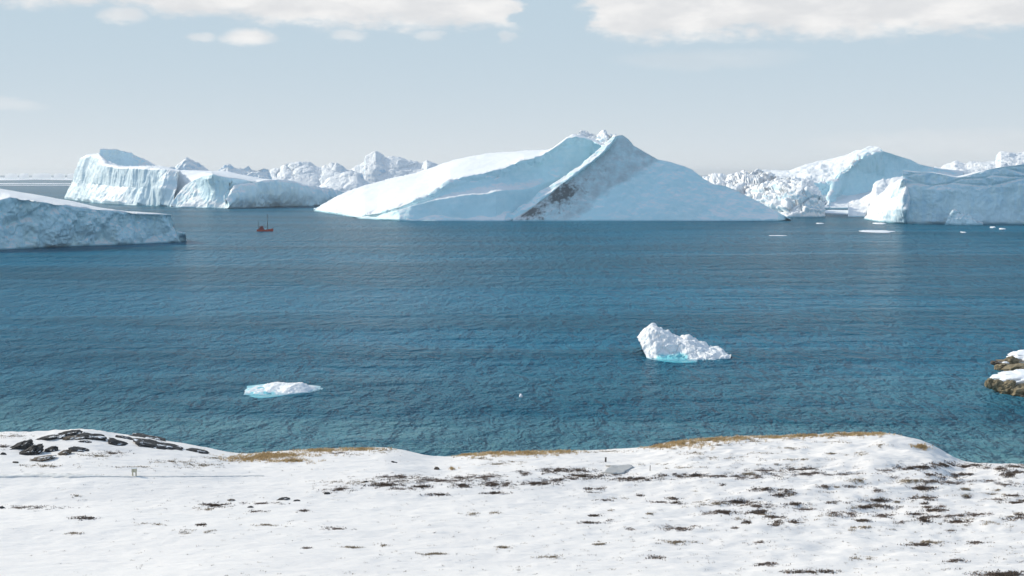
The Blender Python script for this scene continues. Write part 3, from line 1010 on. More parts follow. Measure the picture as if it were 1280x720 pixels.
berg('iceberg', 'low pale blue iceberg with a ribbed rounded face, right of the fluted berg',
     [[(280, 261), (313, 260), (343, 258.8), (391, 257.6), (442, 254)],
      [(282, 250, 1808), (293, 232, 1825), (303, 230, 1835), (312, 229.5, 1845), (328, 226, 1862), (346, 224.8, 1890), (367, 227, 1925), (385, 233, 1965), (402, 235.6, 2010), (422, 239, 2060), (446, 243, 2100)],
      [(284, 249, 1880), (294, 230, 1950), (312, 225, 2040), (330, 224.4, 2060), (350, 224, 2080), (370, 226.6, 2080), (390, 233, 2100), (425, 238.6, 2160), (446, 243, 2200)],
      [('w', 284, 2200), ('w', 446, 2400)]],
     [60, 16, 8], 320, [('ridge', 4.5, (26, 26, 150), (0, 1)), ('fbm', 4.0, (50, 50, 60), (0, 1)), ('fbm', 1.0, (9, 9, 16), (0, 1)), ('fbm', 1.5, (40, 40, 40), (1, 2))], M_BERG, GB, None, {0: 7.0})


# far bergs on the left horizon
def massif(label, sil, D, front, back, nu, layers, mat=None, shelf=0.45, group='distant icebergs along the horizon', name='iceberg', bulge=None):
    pts = [(a, b, D) for a, b in sil]
    x0, x1 = sil[0][0], sil[-1][0]
    water = [('w', x0, D - front), ('w', x1, D - front)]
    midr = []
    for a, b in sil:
        z = P(a, b, D)[2]
        midr.append(('w', a, D - front * 0.55, max(z * shelf, 0.5)))
    rows = [water, midr, pts, [('w', x0, D + back), ('w', x1, D + back)]]
    return berg(name, label, rows, [24, 30, 8], nu, layers, mat or M_BERG_FAR, group, None, bulge)


ROUGH = [('block', 7.0, (60, 140, 30), (0, 2.4)), ('ridge', 4.0, (90, 120, 50), (0, 2.4)), ('block', 2.2, (22, 40, 12), (0.6, 2.4)), ('fbm', 0.8, (12, 12, 12), (0, 2.4))]
SOFT = [('fbm', 8.0, (110, 110, 90), (0, 2.3)), ('ridge', 4.0, (40, 40, 50), (0, 2.3)), ('fbm', 2.0, (14, 14, 14), (0, 2.3))]
massif('blue pointed iceberg showing over the top of the fluted berg',
       [(198, 214), (206, 209.5), (220, 210.5), (226, 204), (232.5, 196.5), (236, 197.5), (240, 200.5), (247, 204), (255, 209), (264, 215)], 3700, 60, 300, 140, SOFT)
massif('small jagged blue iceberg with two knobs, right of the pointed one',
       [(270, 214), (276, 211), (281, 207), (285, 204), (288, 205), (292, 209), (299, 211), (304, 210.5), (310.5, 207.8), (315, 211), (320, 214)], 3900, 60, 300, 120, SOFT)
massif('rounded blue block iceberg standing behind the ribbed pale berg',
       [(310, 219), (318, 213), (324, 211), (330, 210), (336, 211), (339, 218), (342, 226)], 2900, 40, 200, 100, SOFT)
massif('broken white iceberg ridge with many small blue knobs, left of the high far peak',
       [(332, 220), (340, 213), (348, 209), (355.5, 203.5), (364, 203.5), (374, 201.7), (387, 204), (395, 207), (402, 208.5), (410, 205), (420, 203), (426, 205), (431, 210), (440, 213), (450, 220)], 3500, 170, 300, 300, ROUGH, None, 0.52)
massif('high far iceberg with a sharp blue peak and long rough ridge',
       [(436, 215), (444, 207), (450, 206), (455.7, 202), (457, 195), (463, 192), (469.5, 188.5), (476, 192), (482, 197), (490, 195), (499, 196), (512, 200.6), (521, 203), (529, 204), (534, 200.6), (540, 203), (546, 206), (556, 209), (570, 214)], 4200, 170, 300, 340,
       [('block', 4.5, (70, 140, 36), (0, 1.9)), ('ridge', 4.0, (100, 120, 60), (0, 2.1)), ('block', 2.0, (24, 40, 13), (0.6, 2.1)), ('fbm', 0.8, (12, 12, 12), (0, 2.2))], None, 0.58)
massif('low lumpy white iceberg with a rounded blue shoulder, just left of the great white slope',
       [(372, 240), (384, 236), (396, 234), (402, 230), (407, 225), (413, 221), (420, 219), (430, 216.5), (438, 214.5), (446, 214.5), (452, 218), (456, 224), (462, 229), (475, 232)], 2800, 120, 200, 220,
       [('block', 4.0, (50, 80, 26), (0, 2.2)), ('ridge', 3.0, (60, 60, 40), (0, 2.2)), ('fbm', 1.2, (14, 14, 14), (0, 2.3))])
for i, (a, h, w) in enumerate(((14, 216.6, 8), (30, 216.4, 6), (52, 216.2, 12), (74, 216.6, 7), (93, 216.4, 9))):
    massif(('tiny far iceberg at the left end of the horizon line', 'smallest far iceberg second from the left on the horizon', 'widest of the tiny far icebergs on the left horizon',
            'tiny far iceberg fourth from the left on the horizon', 'tiny far iceberg on the horizon nearest the fluted berg')[i],
           [(a - w, 217.6), (a - w * .4, h + .3), (a, h), (a + w * .5, h + .5), (a + w, 217.6)], 13000, 150, 200, 40, [('block', 3.0, (60, 60, 30), (0, 2.3))], None, 0.6)

# the great central berg
big = thing('iceberg', tuple(point((690, 276.4))), 'largest iceberg in the middle with a long white slope and a dirt-streaked pyramid face', 'iceberg', GB)


BW = [(392, 264), (420, 268), (448, 273.2), (500, 276), (630, 276.3), (800, 276.5), (989, 275.6)]


def rel(pts, water=BW):
    """(px, py, metres behind the waterline at that bearing)"""
    wx = [w[0] for w in water]
    wd = [WD(*w) for w in water]
    return [(a, b, float(np.interp(a, wx, wd)) + o) for a, b, o in pts]


part('snow_slope', big,
     [[(392, 264), (420, 268), (448, 273.2), (500, 276), (620, 276.3), ('w', 650, 1362), ('w', 740, 1420), ('w', 762, 1440)],
      rel([(392, 263.8, 2), (420, 267.8, 2), (448, 272.6, 2), (455, 271, 5), (472, 270, 6), (497, 264, 8), (520, 257, 10), (540, 252, 11), (580, 246, 13), (620, 240, 14), (660, 238, 42), (700, 222, 66), (740, 225, 90), (762, 212, 70)]),
      rel([(392, 263.6, 4), (420, 267.5, 4), (448, 272, 5), (456, 268.6, 7), (472, 267, 9), (497, 259, 13), (520, 250, 17), (537, 244, 20), (552, 232, 26), (563, 226, 28), (580, 222, 30), (592, 219.5, 32), (606, 216.5, 34), (619, 213.5, 37), (630, 210, 40), (655, 199.5, 54), (675, 196, 64), (690, 186, 74), (709, 173, 84), (720, 170, 90), (740, 176, 92), (762, 187, 62)]),
      [(392, 261.8, 1690), (421, 245, 1690), (455, 231, 1690), (492, 221.5, 1680), (520, 215.5, 1665), (550, 206, 1650), (567.5, 200, 1640), (587.5, 195, 1625), (605, 192.3, 1610), (630, 190, 1590), (661, 188, 1560), (685, 186.5, 1530), (697, 182.5, 1500), (709, 172.3, 1475), (716, 168, 1472), (740, 175, 1462), (762, 184, 1450)],
      [('w', 392, 1850), ('w', 550, 1850), ('w', 762, 1790)]],
     [24, 60, 90, 10], 640,
     [('fbm', 2.5, (70, 70, 60), (0, 2)), ('ridge', 1.5, (40, 40, 70), (0, 2)), ('fbm', 0.5, (12, 12, 12), (0, 2)), ('fbm', 1.5, (13, 13, 10), (1.75, 2.12)), ('block', 1.6, (20, 30, 14), (1.75, 2.12)), ('fbm', 2.0, (70, 70, 70), (2.2, 3)), ('fbm', 0.30, (9, 9, 9), (2.2, 3)), ('block', 0.8, (10, 10, 8), (2.9, 3.1))],
     M_BERG_CLEAN, None, {1: -5.0})


part('front_buttress', big,
     [[(505, 276.1), (540, 276.3), (600, 276.5), (630, 276.5), ('w', 664, 1378)],
      [(520, 268, 1352), (545, 262, 1356), (600, 261, 1352), (630, 264, 1350), (664, 270, 1378)],
      [(536, 250, 1374), (550, 240, 1380), (565, 229, 1384), (580, 225, 1386), (592, 231, 1382), (600, 238, 1376), (616, 232, 1376), (630, 238, 1370), (643, 249, 1366), (653, 258, 1370), (666, 268, 1380)],
      [(540, 262, 1420), (580, 240, 1420), (666, 269, 1395)]],
     [30, 40, 10], 260, [('fbm', 2.0, (40, 40, 34)), ('ridge', 1.0, (26, 26, 40)), ('fbm', 0.35, (9, 9, 9))], M_BERG_CLEAN)


def dirt_pyramid(G, v):
    nv, nu = G.shape[:2]
    px, py = to_px(G[..., 0], G[..., 1], G[..., 2])
    # distance to the right of the pyramid's left edge, measured along the face
    edge = np.interp(py, [160, 172, 200, 230, 265, 276], [764, 762, 735, 700, 655, 640])
    wid = np.interp(py, [160, 175, 200, 212, 235, 255, 276], [38, 52, 88, 94, 74, 76, 82])
    t = (px - edge) / wid
    lump = fbm(G / 11.0, 5)
    inside = np.clip((t + 0.05) * 9, 0, 1)
    grime = np.clip((1.02 - t + 0.10 * lump) * 7, 0, 1) * inside * np.interp(py, [162, 176, 262, 276], [0.2, 0.85, 0.85, 0.45])
    low = np.interp(py, [165, 190, 215, 235, 276], [0.30, 0.42, 0.52, 0.66, 0.70])
    near = np.clip(1.25 * (0.95 - t + 0.45 * lump), 0, 1)
    # the darkest clumps lie low on the face, with streaks washed down below them
    smear = np.exp(-(((px - 706) / 22) ** 2 + ((py - 243) / 14) ** 2)) * 0.42 + np.exp(-(((px - 660) / 18) ** 2 + ((py - 266) / 8) ** 2)) * 0.42
    wash = np.clip(perlin(np.stack([G[..., 0] / 3.2, G[..., 2] / 40.0, G[..., 1] * 0], -1)) * 2, 0, 1) * np.exp(-(((px - 706) / 18) ** 2 + ((py - 262) / 11) ** 2)) * 0.5
    clump = np.clip(fbm(G / 6.0 + 3, 4) * 0.5 + 0.08, -0.25, 0.5)
    dirt = np.clip(near * low * 0.72 + (1.35 * smear + wash + 0.5 * clump) * np.clip(1.2 - t, 0, 1) * np.interp(py, [180, 215, 240], [0.4, 0.8, 1]), 0, 1) * inside
    return {'dirt': dirt, 'grime': grime}


part('pyramid', big,
     [[(640, 276.4), (700, 276.5), (800, 276.5), (900, 276.5), (972, 276.3), (990, 275.2)],
      [(642, 274, 1345), (662, 262, 1349), (700, 232, 1361), (722, 215, 1369), (742, 201, 1376), (757, 188, 1383), (766, 173.5, 1390), (771, 169.4, 1392), (778, 168, 1393), (786, 173.5, 1392), (793, 182, 1390), (809, 191, 1386), (823, 199, 1383), (837, 202, 1381), (854, 207.6, 1378), (865, 212, 1376), (879, 223, 1371), (893, 230, 1368), (907, 231.5, 1367), (921, 237, 1364), (944, 250, 1358), (966, 262.5, 1352), (989, 274.6, 1349)],
      [(630, 276, 1420), (690, 240, 1430), (745, 204, 1440), (771, 176, 1440), (787, 180, 1440), (823, 203, 1430), (879, 226, 1420), (944, 252, 1390), (989, 274.2, 1349)],
      [('w', 630, 1480), ('w', 790, 1700), ('w', 989, 1352)]],
     [150, 24, 10], 560, [('fbm', 1.6, (80, 80, 60), (0.02, 1.2)), ('ridge', 0.7, (26, 26, 40), (0, 1.1)), ('fbm', 0.5, (14, 14, 14), (0, 1.1)), ('fbm', 0.22, (5, 5, 5), (0, 1.1))], M_BERG_CLEAN, dirt_pyramid)
part('summit_ridge', big,
     [[(690, 215, 1440), (730, 225, 1420), (775, 205, 1410)],
      [(708, 176, 1462), (716, 168, 1466), (725, 174, 1458), (738, 182, 1446), (752, 192, 1430), (762, 186, 1420), (770, 176, 1410)],
      [(709, 172, 1480), (716, 167, 1480), (724, 164.5, 1490), (733, 162, 1492), (740, 164.5, 1490), (745, 167, 1486), (750, 165.5, 1470), (754, 163.6, 1460), (758, 166.5, 1455), (765, 167.5, 1445), (771, 170, 1425)],
      [(709, 200, 1600), (740, 195, 1600), (771, 200, 1560)]],
     [30, 30, 14], 150, [('block', 3.6, (10, 12, 9), (0.6, 2.3)), ('fbm', 1.6, (26, 26, 26)), ('block', 1.4, (4, 5, 4), (0.6, 2.3))], M_BERG_WHITE)

part('snow_chute', big,
     [rel([(622, 280, 8), (648, 260, 15), (671, 243, 24.5), (697, 226, 31.5), (721, 209, 37), (744, 191, 47), (762, 173, 57)]),
      rel([(632, 279.5, 5), (662, 261.5, 10), (691, 239, 19), (714, 221.5, 26), (738, 203.5, 31), (757, 187.5, 42), (770, 170.5, 52)]),
      rel([(648, 281, 26), (674, 264, 32), (702, 244, 40), (724, 227, 46), (748, 208, 54), (766, 194, 60), (778, 180, 66)])],
     [14, 8], 200, [('fbm', 1.6, (18, 18, 14)), ('fbm', 0.6, (5, 5, 5))], M_BERG_CLEAN, None, None, 0.6)

# broken berg right of the central one
berg('iceberg', 'jumbled white iceberg of broken blocks behind the right foot of the great pyramid',
     [[('w', 872, 1640), ('w', 930, 1560), (984, 271.6), (1031, 271.3)],
      [(876, 246, 1660), (910, 246, 1610), (950, 244, 1550), (985, 241, 1490), (1000, 240, 1478), (1015, 240, 1474), (1031, 250, 1474)],
      [(878, 236, 1700), (910, 230, 1660), (950, 232, 1600), (985, 233, 1530), (1005, 230, 1505), (1018, 236, 1498), (1031, 252, 1490)],
      [(880, 223, 1800), (885, 219, 1800), (892, 217, 1800), (900, 216, 1800), (910, 217.6, 1800), (920, 216.5, 1790), (930, 211.5, 1780), (938, 212, 1770), (946, 218, 1740), (965, 221, 1680), (985, 226, 1620), (1000, 228, 1560), (1012, 229.5, 1545), (1022, 238, 1530), (1031, 252, 1510)],
      [('w', 880, 1950), ('w', 1031, 1650)]],
     [36, 30, 40, 8], 420, [('block', 7.5, (24, 30, 18), (0.2, 3.4)), ('ridge', 4.0, (34, 34, 30), (0, 3.4)), ('block', 3.2, (9, 11, 8), (0.1, 3.4)), ('fbm', 1.0, (5, 5, 5), (0, 3.4))], M_BERG_WHITE)

# snow mountain berg on the right
h1 = thing('iceberg', tuple(point((1060, 260.5))), 'snowy mountain-shaped iceberg at right with a smooth blue hollow under its summit', 'iceberg', GB)
part('snow_slope', h1,
     [[(932, 260.6), (1000, 260.6), (1036, 260.6), ('w', 1060, 2000), ('w', 1103, 2030)],
      [(936, 246, 1883), (1000, 246, 1883), (1034, 244, 1887), (1043, 230, 1892), (1050, 220, 1897), (1061, 213, 1906), (1066, 205.5, 1916), (1082, 196.5, 1927), (1103, 189.5, 1944)],
      [(940, 234, 1895), (1000, 230, 1895), (1032, 230, 1895), (1043, 227, 1896), (1051, 218, 1901), (1062, 211.5, 1910), (1067, 204, 1920), (1083, 195, 1931), (1103, 188.3, 1948)],
      [(940, 217.5, 2165), (957, 213.5, 2165), (987, 213, 2155), (998, 210, 2145), (1010, 205, 2135), (1029, 201, 2125), (1055, 195, 2095), (1072, 188.8, 2045), (1084, 185.3, 2015), (1096, 185, 1990), (1102, 187, 1960)],
      [('w', 940, 2560), ('w', 1102, 2560)]],
     [20, 24, 60, 8], 300, [('ridge', 4.5, (44, 44, 30), (0.5, 3)), ('fbm', 6.0, (60, 60, 50), (0.4, 2.2)), ('block', 2.5, (14, 16, 12), (0, 2.3)), ('fbm', 1.5, (14, 14, 10), (0, 3)), ('fbm', 2.0, (50, 30, 30), (2, 3))], M_BERG_CLEAN)
part('blue_hollow', h1,
     [[(1033, 260.6), (1062, 260.6), (1200, 260.6)],
      [(1034, 250, 1879), (1061, 248, 1883), (1085, 246, 1895), (1102, 242, 1925), (1200, 240, 2025)],
      [(1040, 240, 1913), (1061, 244.5, 1919), (1085, 241, 1937), (1100, 234, 1960), (1200, 234, 2055)],
      [(1041, 226.5, 1902), (1049, 217.5, 1907), (1060, 211, 1916), (1064, 203.5, 1926), (1080, 194.5, 1936), (1101, 187.8, 1951), (1124, 195, 2005), (1138, 200, 2045), (1147, 205, 2065), (1157, 207, 2095), (1175, 211, 2125), (1205, 214, 2165)],
      [(1060, 216, 2035), (1101, 189, 2035), (1147, 206, 2200), (1205, 215, 2260)],
      [('w', 1060, 2360), ('w', 1205, 2560)]],
     [16, 14, 50, 12, 6], 300, [('fbm', 4.0, (70, 70, 50), (0, 3)), ('fbm', 1.0, (20, 20, 16), (0, 3)), ('ridge', 2.0, (30, 30, 16), (0, 1.5))], M_BERG_CLEAN, None, {2: -6.0})

# far snowfield berg behind the right-hand wall
massif('wide white far iceberg with a square knob, behind the cliff at the right edge',
       [(1150, 216), (1160, 212), (1177, 209), (1186, 205), (1194, 202), (1201, 203), (1208, 204), (1225, 203), (1238, 202.5), (1245, 202), (1247.5, 195), (1251, 189.7), (1262, 189.5), (1270, 192), (1280, 191), (1300, 193), (1340, 198), (1420, 206)], 3000, 420, 400, 320,
       [('fbm', 6.0, (90, 90, 70), (0, 2.2)), ('block', 4.0, (36, 44, 26), (0.8, 2.3)), ('ridge', 3.0, (40, 40, 40), (0, 2.2)), ('fbm', 1.6, (14, 14, 14), (0, 2.3))], M_BERG_FAR, 0.72)

# wall berg at the right edge
r1 = thing('iceberg', tuple(point((1180, 280))), 'sheer blue-walled iceberg at the right edge with a bright sunlit left end', 'iceberg', GB)
RW = [(1134, 279.6), (1177, 280), (1227, 280.3), (1280, 280.6), (1500, 281)]
part('ice_wall', r1,
     [RW,
      rel([(1131, 246, 2.5), (1150, 246, 2.5), (1180, 248, 2.5), (1230, 246, 2.5), (1280, 244, 2.5), (1500, 240, 2.5)], RW),
      rel([(1128, 213.8, 6), (1146, 214.8, 6), (1165, 215.8, 6), (1180, 218.4, 5.5), (1196, 222, 5), (1204, 221, 5), (1216, 217.7, 6), (1235, 211.8, 6), (1254, 208.5, 6), (1271, 206.3, 6), (1280, 205, 6), (1500, 196, 8)], RW),
      [(1129, 215, 1380), (1165, 215, 1420), (1196, 220.5, 1420), (1235, 211.5, 1420), (1280, 205, 1420), (1500, 196, 1400)],
      [('w', 1129, 1500), ('w', 1500, 1560)]],
     [60, 60, 16, 8], 520, [('ridge', 2.2, (44, 44, 50), (0, 2)), ('fbm', 2.0, (60, 60, 40), (0, 2)), ('ridge', 2.2, (20, 20, 110), (0, 1.4)), ('fbm', 0.5, (7, 7, 8), (0, 2)), ('crack', 1.6, (34, 34, 9), (1.35, 1.95)), ('ridge', 0.8, (7, 7, 10), (1.2, 2))], M_BERG)
part('sunlit_end', r1,
     [[('w', 1080, 1400), (1094, 276.4), (1104, 277.6), (1118, 278.8), (1133, 279.6), ('w', 1146, 1290)],
      [(1086, 262, 1410), (1099, 265, 1340), (1108, 262, 1310), (1122, 262, 1272), (1133, 262, 1256), (1146, 262, 1292)],
      [(1092, 250, 1420), (1105, 255, 1345), (1115, 248, 1318), (1124, 245, 1282), (1131, 243, 1259), (1146, 243, 1295)],
      [(1112, 233, 1430), (1118, 229, 1370), (1122, 227, 1330), (1125, 226, 1290), (1129, 224.5, 1264), (1145, 226, 1300)],
      [(1118, 231, 1450), (1121, 227, 1420), (1125, 225, 1400), (1129, 224, 1340), (1132, 224, 1310), (1145, 226, 1330)],
      [('w', 1110, 1520), ('w', 1150, 1420)]],
     [18, 18, 30, 8, 6], 130, [('block', 0.7, (10, 16, 22), (0.2, 3.2)), ('ridge', 2.0, (16, 16, 60), (0, 3.2)), ('fbm', 0.7, (6, 6, 9), (0, 3.2))], M_BERG_WHITE)
FW = [(1181, 280.9), (1200, 281.2), (1229, 281.5)]
part('fallen_block', r1,
     [FW,
      rel([(1186, 270, 2), (1190, 263.5, 3), (1193, 261.5, 3.5), (1198, 265, 3.5), (1204, 268, 3), (1212, 269, 3), (1220, 275, 2), (1229, 279.5, 1)], FW),
      rel([(1187, 271, 14), (1193, 263, 16), (1229, 280, 14)], FW)],
     [24, 6], 90, [('fbm', 1.2, (9, 9, 9)), ('block', 1.0, (6, 6, 6))], M_BERG)
massif('white shoulder of ice behind the sunlit end of the right-hand cliff',
       [(1060, 252), (1074, 249), (1083, 245), (1089, 239), (1092, 231), (1095, 226.5), (1110, 224), (1124, 222), (1134, 221), (1180, 226)], 1560, 90, 160, 160,
       [('fbm', 4.0, (40, 40, 40), (0, 2.2)), ('block', 1.0, (14, 18, 14), (0, 2.2)), ('fbm', 1.0, (8, 8, 8), (0, 2.2))], M_BERG_WHITE, 0.55, GB)


# ------------------------------------------------------------------ small ice
def blue_foot(zmax, x0, x1):
    def f(G, v):
        px, py = to_px(G[..., 0], G[..., 1], G[..., 2])
        n = fbm(G / 1.6, 4)
        z = G[..., 2] + n * 0.5
        k = np.clip(1 - z / zmax, 0, 1) * np.clip((px - x0) / 4, 0, 1) * np.clip((x1 - px) / 5, 0, 1)
        return {'blue': np.clip(k * 1.6, 0, 1)}
    return f


M_BLUE_ICE = plain('wet_blue_ice', (0.03, 0.36, 0.42), 0.25, 0.5, 0.2, 0.8)


def ledge(parent, pts, z=0.03):
    """ice awash at the foot of a growler: a thin rounded sheet at the surface"""
    w = np.array([point(c) for c in pts])
    c = w.mean(0)
    n = len(w)
    rings = []
    for k, s in enumerate((1.0, 0.9, 0.6, 0.25)):
        q = c + (w - c) * s
        q[:, 2] = (-0.25, z * .3, z, z)[k]
        rings.append(q)
    V = np.concatenate(rings)
    return mesh_np('submerged_ledge', V, [grid_faces(4, n, 0, True), np.arange(3 * n, 4 * n)], M_BLUE_ICE, parent, True, None, np.array(parent.location))


g2 = thing('small_iceberg', tuple(point((856, 452.4))), 'small craggy white iceberg with a tall left end and turquoise foot', 'iceberg', 'small icebergs near the shore')
part('ice_mass', g2,
     [[(808, 447.6), (815, 449.3), (822, 450.4), (840, 452), (860, 452.6), (880, 452.6), (898, 452.4), (911, 450.3)],
      [(801, 431, 348.5), (812, 437, 345.5), (820, 438.5, 343.5), (832, 440, 344.5), (845, 443, 343.5), (860, 444, 341.5), (876, 446, 340), (892, 447, 339.5), (913, 447.6, 340.5)],
      [(798.5, 425, 353), (803, 417, 352), (810, 413, 351), (820, 415, 350), (830, 421, 349), (842, 427, 348), (856, 430, 347), (870, 433, 346), (884, 439, 345), (898, 442, 344.5), (914, 446, 345)],
      [(799.5, 423, 360), (802.5, 417, 361), (809, 410, 361), (816, 407, 361), (821, 409.5, 361), (827, 410, 361), (831, 413.5, 360), (835, 413, 360), (841, 418.5, 360), (850, 421, 360), (861, 419.8, 360), (865, 423, 360), (874, 425, 359), (881, 428, 358), (886, 434, 356), (891, 432, 356), (897, 436, 354), (906, 441, 352), (914, 445.6, 349)],
      [('w', 808, 370), ('w', 850, 372), ('w', 911, 354)]],
     [26, 22, 30, 10], 260,
     [('block', 0.6, (3.2, 4.0, 2.4), (0.6, 3.3)), ('ridge', 0.55, (4.0, 4.0, 3), (0.2, 3.3)), ('block', 0.14, (0.9, 1.1, .8), (0.5, 3.3)), ('fbm', 0.06, (.5, .5, .5), (0, 3.3))], M_GROWLER, blue_foot(1.3, 819, 862), {0: -0.5}, 1.0)
ledge(g2, [(818, 450.3), (832, 452.5), (845, 453.6), (856, 454), (866, 453.6), (874, 452.9), ('w', 872, 338.5), ('w', 830, 341.5)])

g1 = thing('small_iceberg', tuple(point((350, 493))), 'low smooth white slab of ice afloat at left, with a faint turquoise foot', 'iceberg', 'small icebergs near the shore')
part('ice_mass', g1,
     [[(304, 493.6), (320, 494.4), (332, 494.4), (355, 493.8), (368, 492.4), (388, 490.6), (403, 487)],
      [(306, 490, 287), (316, 488.5, 287), (332, 490, 286.5), (350, 489, 287), (362, 484, 288), (370, 480.5, 290), (377.5, 478.3, 291), (386, 483.5, 291), (397, 485.5, 292), (404, 486, 293)],
      [(306, 489, 290), (311, 485.6, 292), (320, 482.8, 294), (329, 481.2, 295), (335, 479.3, 295), (343, 478.6, 295), (360, 479, 294.5), (377.5, 477, 293), (386, 482.5, 293), (400, 484.3, 294), (404, 485.8, 294)],
      [('w', 306, 296), ('w', 350, 302), ('w', 404, 296)]],
     [16, 24, 8], 220, [('fbm', 0.3, (3, 3, 2), (0.2, 2.2)), ('fbm', 0.1, (.7, .7, .5), (0, 2.2))], M_GROWLER, blue_foot(0.3, 306, 345), None, 1.0)
ledge(g1, [(309, 494.8), (316, 497), (322, 498.2), (336, 497.6), (348, 496), (358, 494.6), ('w', 345, 286), ('w', 318, 285.5)])


def floe(name, label, px, py, w, depth, h, seed, group='floating scraps of ice'):
    """a flat irregular piece of floating ice; w in measured px, depth and h in metres"""
    D = float(WD(px, py))
    c = np.array(point((px, py)))
    n, rings = 40, 7
    a = np.linspace(0, 2 * math.pi, n, endpoint=False)
    rad = 1 + 0.25 * fbm(np.stack([np.cos(a) * 1.4, np.sin(a) * 1.4, np.full(n, seed * 3.1)], -1), 4)
    hw = w * 0.5 * D / F
    V = []
    for k, (s, z) in enumerate(((1.0, -0.5), (1.0, 0.15), (0.95, 0.6), (0.8, 0.9), (0.55, 1.0), (0.25, 1.0))):
        q = np.stack([np.cos(a) * rad * hw * s, np.sin(a) * rad * depth * 0.5 * s, np.full(n, z * h)], -1)
        q[:, 2] += (k > 1) * h * 0.5 * fbm(q / max(hw * .5, .4) + seed, 3)
        V.append(q)
    V = np.concatenate(V) + c
    o = mesh_np(name, V, [grid_faces(6, n, 0, True), np.arange(5 * n, 6 * n)], M_SNOW, None, True, None, c)
    return tag(o, label, 'ice floe', group)


floe('ice_floe', 'wide flat white floe in front of the snow mountain berg', 1072, 266, 92, 200, 1.2, 3)
floe('ice_floe', 'thin white floe on the water left of the right-hand ice wall', 1096, 289.4, 44, 40, 0.4, 5)
floe('ice_floe', 'small floe against the waterline at the foot of the sunlit ice end', 1100, 279.8, 16, 20, 0.8, 6)
floe('ice_floe', 'long thin white sliver on the water below the pyramid foot', 972, 294.6, 22, 10, 0.2, 7)
floe('ice_floe', 'short white sliver below the broken block berg', 1025, 279.5, 9, 14, 0.5, 8)
floe('ice_floe', 'small white scrap under the fallen block of the ice wall', 1241, 284.6, 6, 8, 0.8, 9)
floe('ice_floe', 'brightest small scrap near the right edge below the ice wall', 1253, 286.6, 7, 9, 0.8, 10)
floe('ice_floe', 'tiny white scrap left of the two scraps below the ice wall', 1204, 290.5, 5, 10, 0.4, 11)
floe('ice_floe', 'tiny white speck floating alone in mid water above the crest dip', 651, 496, 4, 1.6, 0.45, 12)
berg('ice_chunk', 'low lump of ice beside the right tip of the nearest flat-topped berg',
     [[(218, 303), (233, 301.4)], [(221, 290, 925), (232, 291.5, 925)], [(222, 290.5, 945), (232, 292, 945)], [('w', 220, 960), ('w', 233, 960)]],
     [14, 4, 4], 40, [('fbm', 1.2, (6, 6, 6)), ('block', .8, (4, 4, 4))], M_BERG_CLEAN, 'floating scraps of ice')


def ice_sheet(x0, x1, y0, y1, seed):
    """a strip of far sea ice between two measured lines"""
    n = 160
    px = np.linspace(x0, x1, n)
    far, near = [], []
    for i, a in enumerate(px):
        e = min(1.0, 8 * i / n, 8 * (n - 1 - i) / n)
        j = perlin(np.array([i * 0.16, seed, 0.3])) * (y1 - y0) * 0.3
        k = perlin(np.array([i * 0.13, seed + 5, 0.7])) * (y1 - y0) * 0.3
        m = (y0 + y1) / 2
        near.append(point((a, m + (y1 - m) * e + j)))
        far.append(point((a, m - (m - y0) * e + k * 0.6)))
    near, far = np.array(near), np.array(far)
    top = 1.0
    V = np.concatenate([near + [0, 0, -1.0], near + [0, 0, top], far + [0, 0, top], far + [0, 0, -1.0]])
    return kind(mesh_np('sea_ice', V, [grid_faces(4, n)], M_SNOW, None, False), 'structure')


ice_sheet(-500, 700, 221.8, 225.2, 1.0)
ice_sheet(-400, 190, 229.2, 230.1, 2.0)
ice_sheet(-420, 160, 231.4, 232.0, 3.0)
ice_sheet(900, 1800, 221.5, 224.5, 4.0)


# ------------------------------------------------------------------ the boat
M_HULL = plain('red_hull_paint', (0.55, 0.075, 0.045), 0.5, 0.4, 0.2, 1.2)
M_DARK = plain('dark_boot_paint', (0.035, 0.03, 0.032), 0.6, 0.3, 0.2, 1.0)
M_CABIN = plain('maroon_cabin_paint', (0.26, 0.045, 0.045), 0.5, 0.4, 0.2, 1.0)
M_DECK = plain('deck_planking', (0.20, 0.16, 0.12), 0.8, 0.2, 0.2, 2.0)
M_GLASS = plain('wheelhouse_glass', (0.02, 0.03, 0.035), 0.08, 0.6, 0.1, 1.0)
M_MAST = plain('dark_mast_paint', (0.06, 0.055, 0.05), 0.6, 0.3, 0.2, 1.0)
M_WHITE = plain('white_trim_paint', (0.75, 0.75, 0.73), 0.5, 0.3, 0.05, 1.0)


def box(c, h, taper=1.0):
    s = np.array([(-1, -1, -1), (1, -1, -1), (1, 1, -1), (-1, 1, -1), (-1, -1, 1), (1, -1, 1), (1, 1, 1), (-1, 1, 1)], float)
    v = s * np.array(h)
    v[4:, :2] *= taper
    f = [(0, 3, 2, 1), (4, 5, 6, 7), (0, 1, 5, 4), (1, 2, 6, 5), (2, 3, 7, 6), (3, 0, 4, 7)]
    return v + np.array(c), np.array(f)


def tube(a, b, r0, r1=None, n=8):
    a, b = np.array(a, float), np.array(b, float)
    r1 = r0 if r1 is None else r1
    d = (b - a) / np.linalg.norm(b - a)
    u = np.cross(d, [0.3, 0.9, 0.2])
    u /= np.linalg.norm(u)
    w = np.cross(d, u)
    t = np.linspace(0, 2 * math.pi, n, endpoint=False)
    ring = np.cos(t)[:, None] * u + np.sin(t)[:, None] * w
    return np.concatenate([a + ring * r0, b + ring * r1]), grid_faces(2, n, 0, True)


def join(items):
    V, Fq, n = [], [], 0
    for v, f in items:
        V.append(v)
        Fq.append(np.asarray(f) + n)
        n += len(v)
    return np.concatenate(V), Fq


def bpart(name, items, mat, parent):
    V, Fq = join(items)
    o = mesh_np(name, V, Fq, mat, None, False)
    o.parent = parent
    return o


